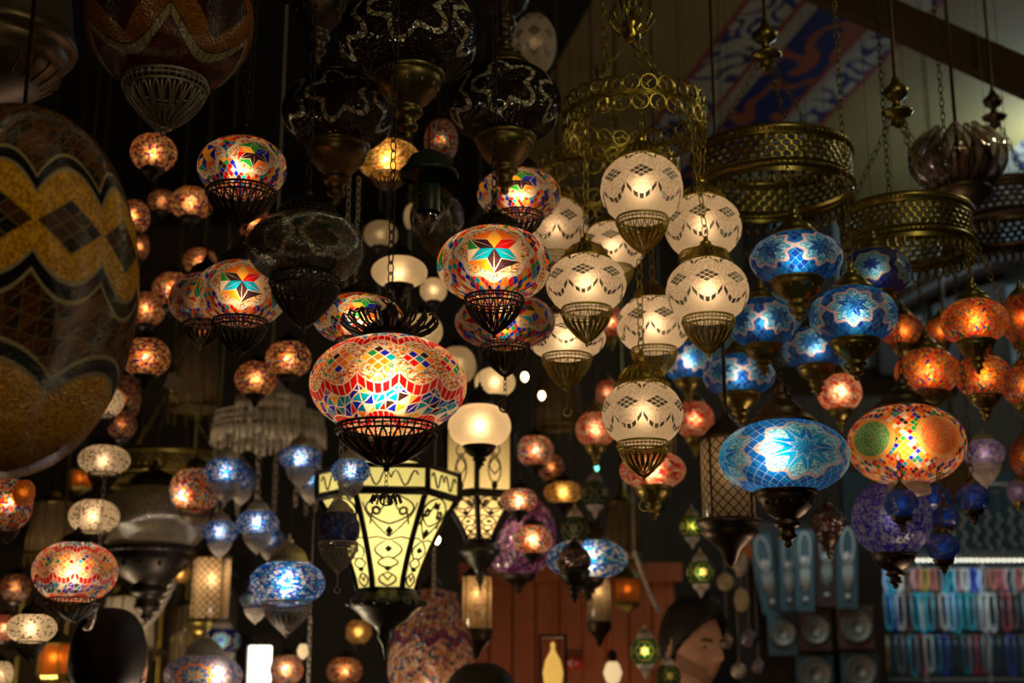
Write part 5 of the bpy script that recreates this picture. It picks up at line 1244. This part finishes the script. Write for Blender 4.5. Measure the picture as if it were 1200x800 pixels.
def person(name, px, py, zc, yaw, label, short_front=False, pitch=0.0, beard=False, clothes='dark top'):
    c = at(px, py, zc); H = c.z; base = Vector((c.x, c.y, 0))
    t = thing(name, label, 'person', base); t.rotation_euler = (0, 0, yaw)
    # body skeleton, facing +Y, feet on the floor
    k = H / 1.62
    J = [('pel', 0, 0, .95, .13), ('sp', 0, -.01, 1.12, .125), ('ch', 0, 0, 1.3, .14), ('nk0', 0, -.015, 1.43, .065), ('nk1', 0, .0, 1.52, .055)]
    names = {}; vsx = []; rad = []; ed = []
    def add(nm, x, y, z, r, par):
        names[nm] = len(vsx); vsx.append((x, y, z * k)); rad.append(r)
        if par: ed.append((names[par], names[nm]))
    par = None
    for nm, x, y, z, r in J: add(nm, x, y, z, r, par); par = nm
    add('hd', 0, .005, 1.585, .05, 'nk1')
    for sd, S in ((-1, 'l'), (1, 'r')):
        add('sh' + S, sd * .17, -.01, 1.385, .062, 'ch'); add('ar' + S, sd * .205, -.01, 1.3, .052, 'sh' + S); add('el' + S, sd * .235, -.02, 1.1, .04, 'ar' + S)
        add('fa' + S, sd * .24, .02, .97, .034, 'el' + S); add('wr' + S, sd * .245, .06, .86, .024, 'fa' + S); add('pa' + S, sd * .245, .075, .79, .03, 'wr' + S)
        for f in range(4):
            fy = .075 + (f - 1.5) * .021 ; L = (.062, .072, .078, .066)[f]
            add('f%d%s' % (f, S), sd * .243, fy + .004, .755, .010, 'pa' + S); add('g%d%s' % (f, S), sd * .236, fy + .008, .755 - L * .55, .009, 'f%d%s' % (f, S)); add('h%d%s' % (f, S), sd * .226, fy + .01, .755 - L, .0078, 'g%d%s' % (f, S))
        add('t0' + S, sd * .232, .112, .80, .011, 'pa' + S); add('t1' + S, sd * .224, .13, .765, .009, 't0' + S)
        add('hp' + S, sd * .09, 0, .87, .098, 'pel'); add('kn' + S, sd * .1, .02, .49, .06, 'hp' + S); add('cf' + S, sd * .1, -.01, .34, .055, 'kn' + S); add('an' + S, sd * .1, -.02, .09, .038, 'cf' + S)
        add('to' + S, sd * .11, .13, .04, .035, 'an' + S)
    me = D.meshes.new('skeleton'); me.from_pydata(vsx, ed, []); o = D.objects.new('tmp', me); C.objects.link(o)
    md = o.modifiers.new('skin', 'SKIN'); md.use_smooth_shade = True
    for i, sv_ in enumerate(me.skin_vertices[0].data): sv_.radius = (rad[i], rad[i]); sv_.use_root = i == 0
    o.modifiers.new('sub', 'SUBSURF').levels = 1
    dg = bpy.context.evaluated_depsgraph_get(); ev = o.evaluated_get(dg); em = D.meshes.new_from_object(ev)
    hb = make_head(); bv = [tuple(v.co) for v in em.vertices]; bf = [tuple(p.vertices) for p in em.polygons]
    D.objects.remove(o)
    off = len(bv); R_ = Matrix.Rotation(pitch, 3, 'X')
    hv = [R_ @ Vector(v) + Vector((0, .012, H)) for v in hb.v]
    me = D.meshes.new('body'); me.from_pydata(bv + [tuple(v) for v in hv], [], bf + [tuple(off + i for i in f) for f in hb.f]); me.materials.append(MATS['skin'])
    me.polygons.foreach_set('use_smooth', [True] * len(me.polygons))
    bo = link('body', me); rm = bo.modifiers.new('remesh', 'REMESH'); rm.mode = 'VOXEL'; rm.voxel_size = .0042; rm.use_smooth_shade = True
    me = D.meshes.new_from_object(bo.evaluated_get(bpy.context.evaluated_depsgraph_get())); D.objects.remove(bo); me.polygons.foreach_set('use_smooth', [True] * len(me.polygons)); link('body', me, t)
    # eyes
    for sd in (-1, 1):
        b = MB(); b.ball((0, 0, 0), .0105, 12, 8); link('eye', b.mesh('eye', 'eye_white'), t, R_ @ Vector((sd * .031, .0725, .008)) + Vector((0, .012, H)))
        b = MB(); b.ball((0, 0, 0), .0062, 12, 8); link('iris', b.mesh('iris', 'hair'), t, R_ @ Vector((sd * .031, .0785, .006)) + Vector((0, .012, H)))
    # hair: thick shell that keeps the face clear
    b = MB(); n, m = 64, 40; idx = {}
    random.seed(3)
    for j in range(m + 1):
        ph = PI * .62 * j / m
        for i in range(n):
            a = 2 * PI * i / n; fr = max(0, math.sin(a)); st = .5 + .5 * math.sin(a * 31) * math.sin(j * .9)
            th = .004 + .007 * max(0, math.cos(ph)) 
            lim = .96 + 0 * fr
            pm = ph
            front_lim = PI * (.62 - .30 * fr ** .6) if True else 0
            pm = min(ph, front_lim); th *= max(.25, min(1, (PI * .66 - pm) * 3.0)); th += .0016 * st
            ex = .72 if short_front else .86; x = math.sin(pm) ** ex * math.cos(a); y = math.sin(pm) ** ex * math.sin(a); z = math.cos(pm)
            Y = y * .096; 
            if y < 0: Y *= 1.06
            v = Vector((x * (.076 + th), Y + y * th, z * (.117 + th)))
            if not short_front: qf = .034 * max(0, math.cos(pm * 1.15 - .75)) ** 2 * (.35 + .65 * max(0, math.sin(a))) * (1 + .12 * math.sin(a * 23)); v.z += qf; v.y += qf * .15
            if z < 0: v.x *= 1 - .22 * min(1, -z); 
            idx[(j, i)] = len(b.v); b.v.append(tuple(R_ @ v + Vector((0, .012, H))))
    for j in range(m):
        for i in range(n): q = (i + 1) % n; b.f.append((idx[(j, i)], idx[(j, q)], idx[(j + 1, q)], idx[(j + 1, i)]))
    o = link('hair', b.mesh('hair', 'hair'), t); md = o.modifiers.new('s', 'SOLIDIFY'); md.thickness = .006; md.offset = -1
    for sd in (-1, 1):
        b = MB(); b.tube([R_ @ Vector((sd * x, y, z)) + Vector((0, .012, H)) for x, y, z in ((.014, .094, .023), (.024, .0935, .027), (.036, .090, .029), (.050, .080, .024))], [.003, .0042, .0038, .0015], 5); link('eyebrow', b.mesh('eyebrow', 'hair'), t)
    if beard:
        b = MB(); nn = 26; mm = 10
        for j in range(mm + 1):
            for i in range(nn + 1):
                a = PI * (-.02 + 1.04 * i / nn); zz = -.055 - .052 * j / mm; edge = abs(i / nn - .5) * 2
                zz += .05 * edge ** 2 * (1 - j / mm * .6); kq = min(1, -zz / .117); rr = math.sqrt(max(.02, 1 - (zz / .117) ** 2))
                X = rr * math.cos(a) * .0775 * (1 - .22 * max(0, kq)); Y = rr * max(0, math.sin(a)) * .0975 * (1 - .05 * kq) + .013 * max(0, kq) + .010 * math.exp(-(X / .02) ** 2 - ((zz + .092) / .016) ** 2) + .001
                b.v.append(tuple(R_ @ Vector((X, Y, zz)) + Vector((0, .012, H))))
        for j in range(mm):
            for i in range(nn): q = j * (nn + 1) + i; b.f.append((q, q + 1, q + nn + 2, q + nn + 1))
        o = link('beard', b.mesh('beard', 'stubble'), t); md = o.modifiers.new('s', 'SOLIDIFY'); md.thickness = .001; md.offset = 0
    # shirt and trousers follow the body
    b = MB()
    def torso(z0, z1, rx0, ry0, rx1, ry1, y0=0):
        return
    prof = [(.155, .105, .93), (.15, .105, 1.05), (.16, .115, 1.18), (.19, .125, 1.3), (.185, .115, 1.37), (.12, .09, 1.425), (.07, .07, 1.45), (.066, .066, 1.465)]
    n = 32
    for rx, ry, z in prof:
        for i in range(n): a = 2 * PI * i / n; b.v.append((rx * math.cos(a) * 1.06, ry * math.sin(a) * 1.12 - .01, z * k))
    for j in range(len(prof) - 1):
        for i in range(n): q = (i + 1) % n; b.f.append((j * n + i, j * n + q, (j + 1) * n + q, (j + 1) * n + i))
    for sd in (-1, 1): b.tube([(sd * .15, -.01, 1.38 * k), (sd * .19, -.01, 1.36 * k), (sd * .215, -.01, 1.28 * k), (sd * .236, -.02, 1.1 * k), (sd * .241, .02, .98 * k), (sd * .246, .055, .875 * k)], [.07, .074, .066, .055, .048, .038], 12)
    link('shirt', b.mesh('shirt', 'shirt'), t)
    b = MB()
    for sd in (-1, 1): b.tube([(sd * .07, 0, 1.0 * k), (sd * .09, 0, .86 * k), (sd * .1, .02, .49 * k), (sd * .1, -.01, .34 * k), (sd * .1, -.02, .08 * k)], [.11, .115, .08, .072, .065], 14)
    link('trousers', b.mesh('trousers', 'card_grey'), t)
    return t
person('person', 808, 758, 4.15, -math.radians(142), 'dark-haired bearded young man looking down to the side beside the green star lamps', pitch=-.12, beard=True)
person('person', 125, 782, 3.25, 0.15, 'person seen from behind with short dark hair, below the lit lamp with red wavy line', short_front=True)
person('person', 566, 846, 3.3, 0.5, 'person of whom only a dark crown of hair shows at the frame bottom', short_front=True)

# ------------------------------------------------------------------ suspension of every lamp
def hub_for(L):
    return None
names_seen = {}
for i, L in enumerate(LAMPS):
    c = L['c']; top = topz(c.x, c.y, c.z + L['zt'], L['t'])
    anchor = None; best = .13
    for rc, rr in ((R1c, R1r), (R2c, R2r), (R3c, R3r), (R4c, R4r), (R5c, R5r)):
        v = Vector((c.x - rc.x, c.y - rc.y)); dd = abs(v.length - rr)
        if c.z + L['zt'] < rc.z and L['metal'] in ('brass', 'oldbrass') and L['w'] > 40 and L['zc'] < 3.25:
            if v.length < .06 and rc is R1c: anchor = Vector((0, 0, R1hub - .03 - c.z)) + Vector((rc.x - c.x, rc.y - c.y, 0)); best = 0
            elif dd < best: best = dd; q = v.normalized() * rr; anchor = Vector((rc.x + q.x - c.x, rc.y + q.y - c.y, rc.z - c.z - .016))
    if anchor and topz(c.x, c.y, c.z + L['zt'], L['t']) - c.z < anchor.z - .03: anchor = None
    if anchor:
        b = MB(); b.links((0, 0, L['zt'] - .004), anchor, .026 if L['metal'] == 'brass' else .02, .0015 if L['metal'] == 'brass' else .0011); nm = 'chain'
    elif L['chain'] == 'rod' or L['zc'] > 2.96:
        b = MB(); b.tube([(0, 0, L['zt'] - .005), (0, 0, top - c.z)], .0006 if L['zc'] > 2.96 else .003, 4); nm = 'cord'
    else:
        b = MB(); sp = 4.0 if L['metal'] == 'brass' else 3.0
        lk = .026 if L['metal'] in ('brass',) else .02; th = .0015 if L['metal'] == 'brass' else .0012
        vis = min(top, c.z + L['zt'] + 1.1)
        b.links((0, 0, L['zt'] - .004), (0, 0, vis - c.z), lk, th)
        if top > vis: b.tube([(0, 0, vis - c.z - .002), (0, 0, top - c.z)], .0015, 4)
        nm = 'chain'
    link(nm, b.mesh(nm, L['metal'] if nm == 'chain' else 'iron'), L['t'])
# spheres that would clip
for i, A in enumerate(LAMPS):
    for B_ in LAMPS[i + 1:]:
        d = A['c'] - B_['c']; r = (d.x / (A['R'] + B_['R'])) ** 2 + (d.y / (A['R'] + B_['R'])) ** 2 + (d.z / (A['hz'] + B_['hz'])) ** 2
        if r < 1: print('CLIP %.2f | %s (zc %.2f) | %s (zc %.2f)' % (r, A['label'], A['zc'], B_['label'], B_['zc']))

# ------------------------------------------------------------------ faint world glow and added, unseen fill lights
w = D.worlds.new('world'); bpy.context.scene.world = w; w.use_nodes = True
w.node_tree.nodes['Background'].inputs[0].default_value = (.6, .55, .45, 1); w.node_tree.nodes['Background'].inputs[1].default_value = .004
def fill_light(x, y, z, e, col, r=.05):
    ld = D.lights.new('fill_point', 'POINT'); ld.energy = e; ld.color = col; ld.shadow_soft_size = r; o = D.objects.new('fill_point', ld); C.objects.link(o); o.location = (x, y, z)  # added point light with no fixture, brightens what is near it
fill_light(-.35, .1, 2.3, 9, (1, .70, .36)); fill_light(.9, .7, 3.3, 17, (1, .88, .45)); fill_light(2.4, 3.6, 3.7, 12, (1, .88, .5))
fill_light(2.9, 7.0, 4.2, 22, (.65, .88, 1)); fill_light(.3, 5.6, 1.3, 7, (1, .6, .3)); fill_light(-1.5, 4.0, 1.3, 18, (1, .75, .45)); fill_light(1.05, 3.2, 1.5, 5.5, (1, .7, .48)); fill_light(-.7, 3.5, 1.45, 6, (1, .78, .55))
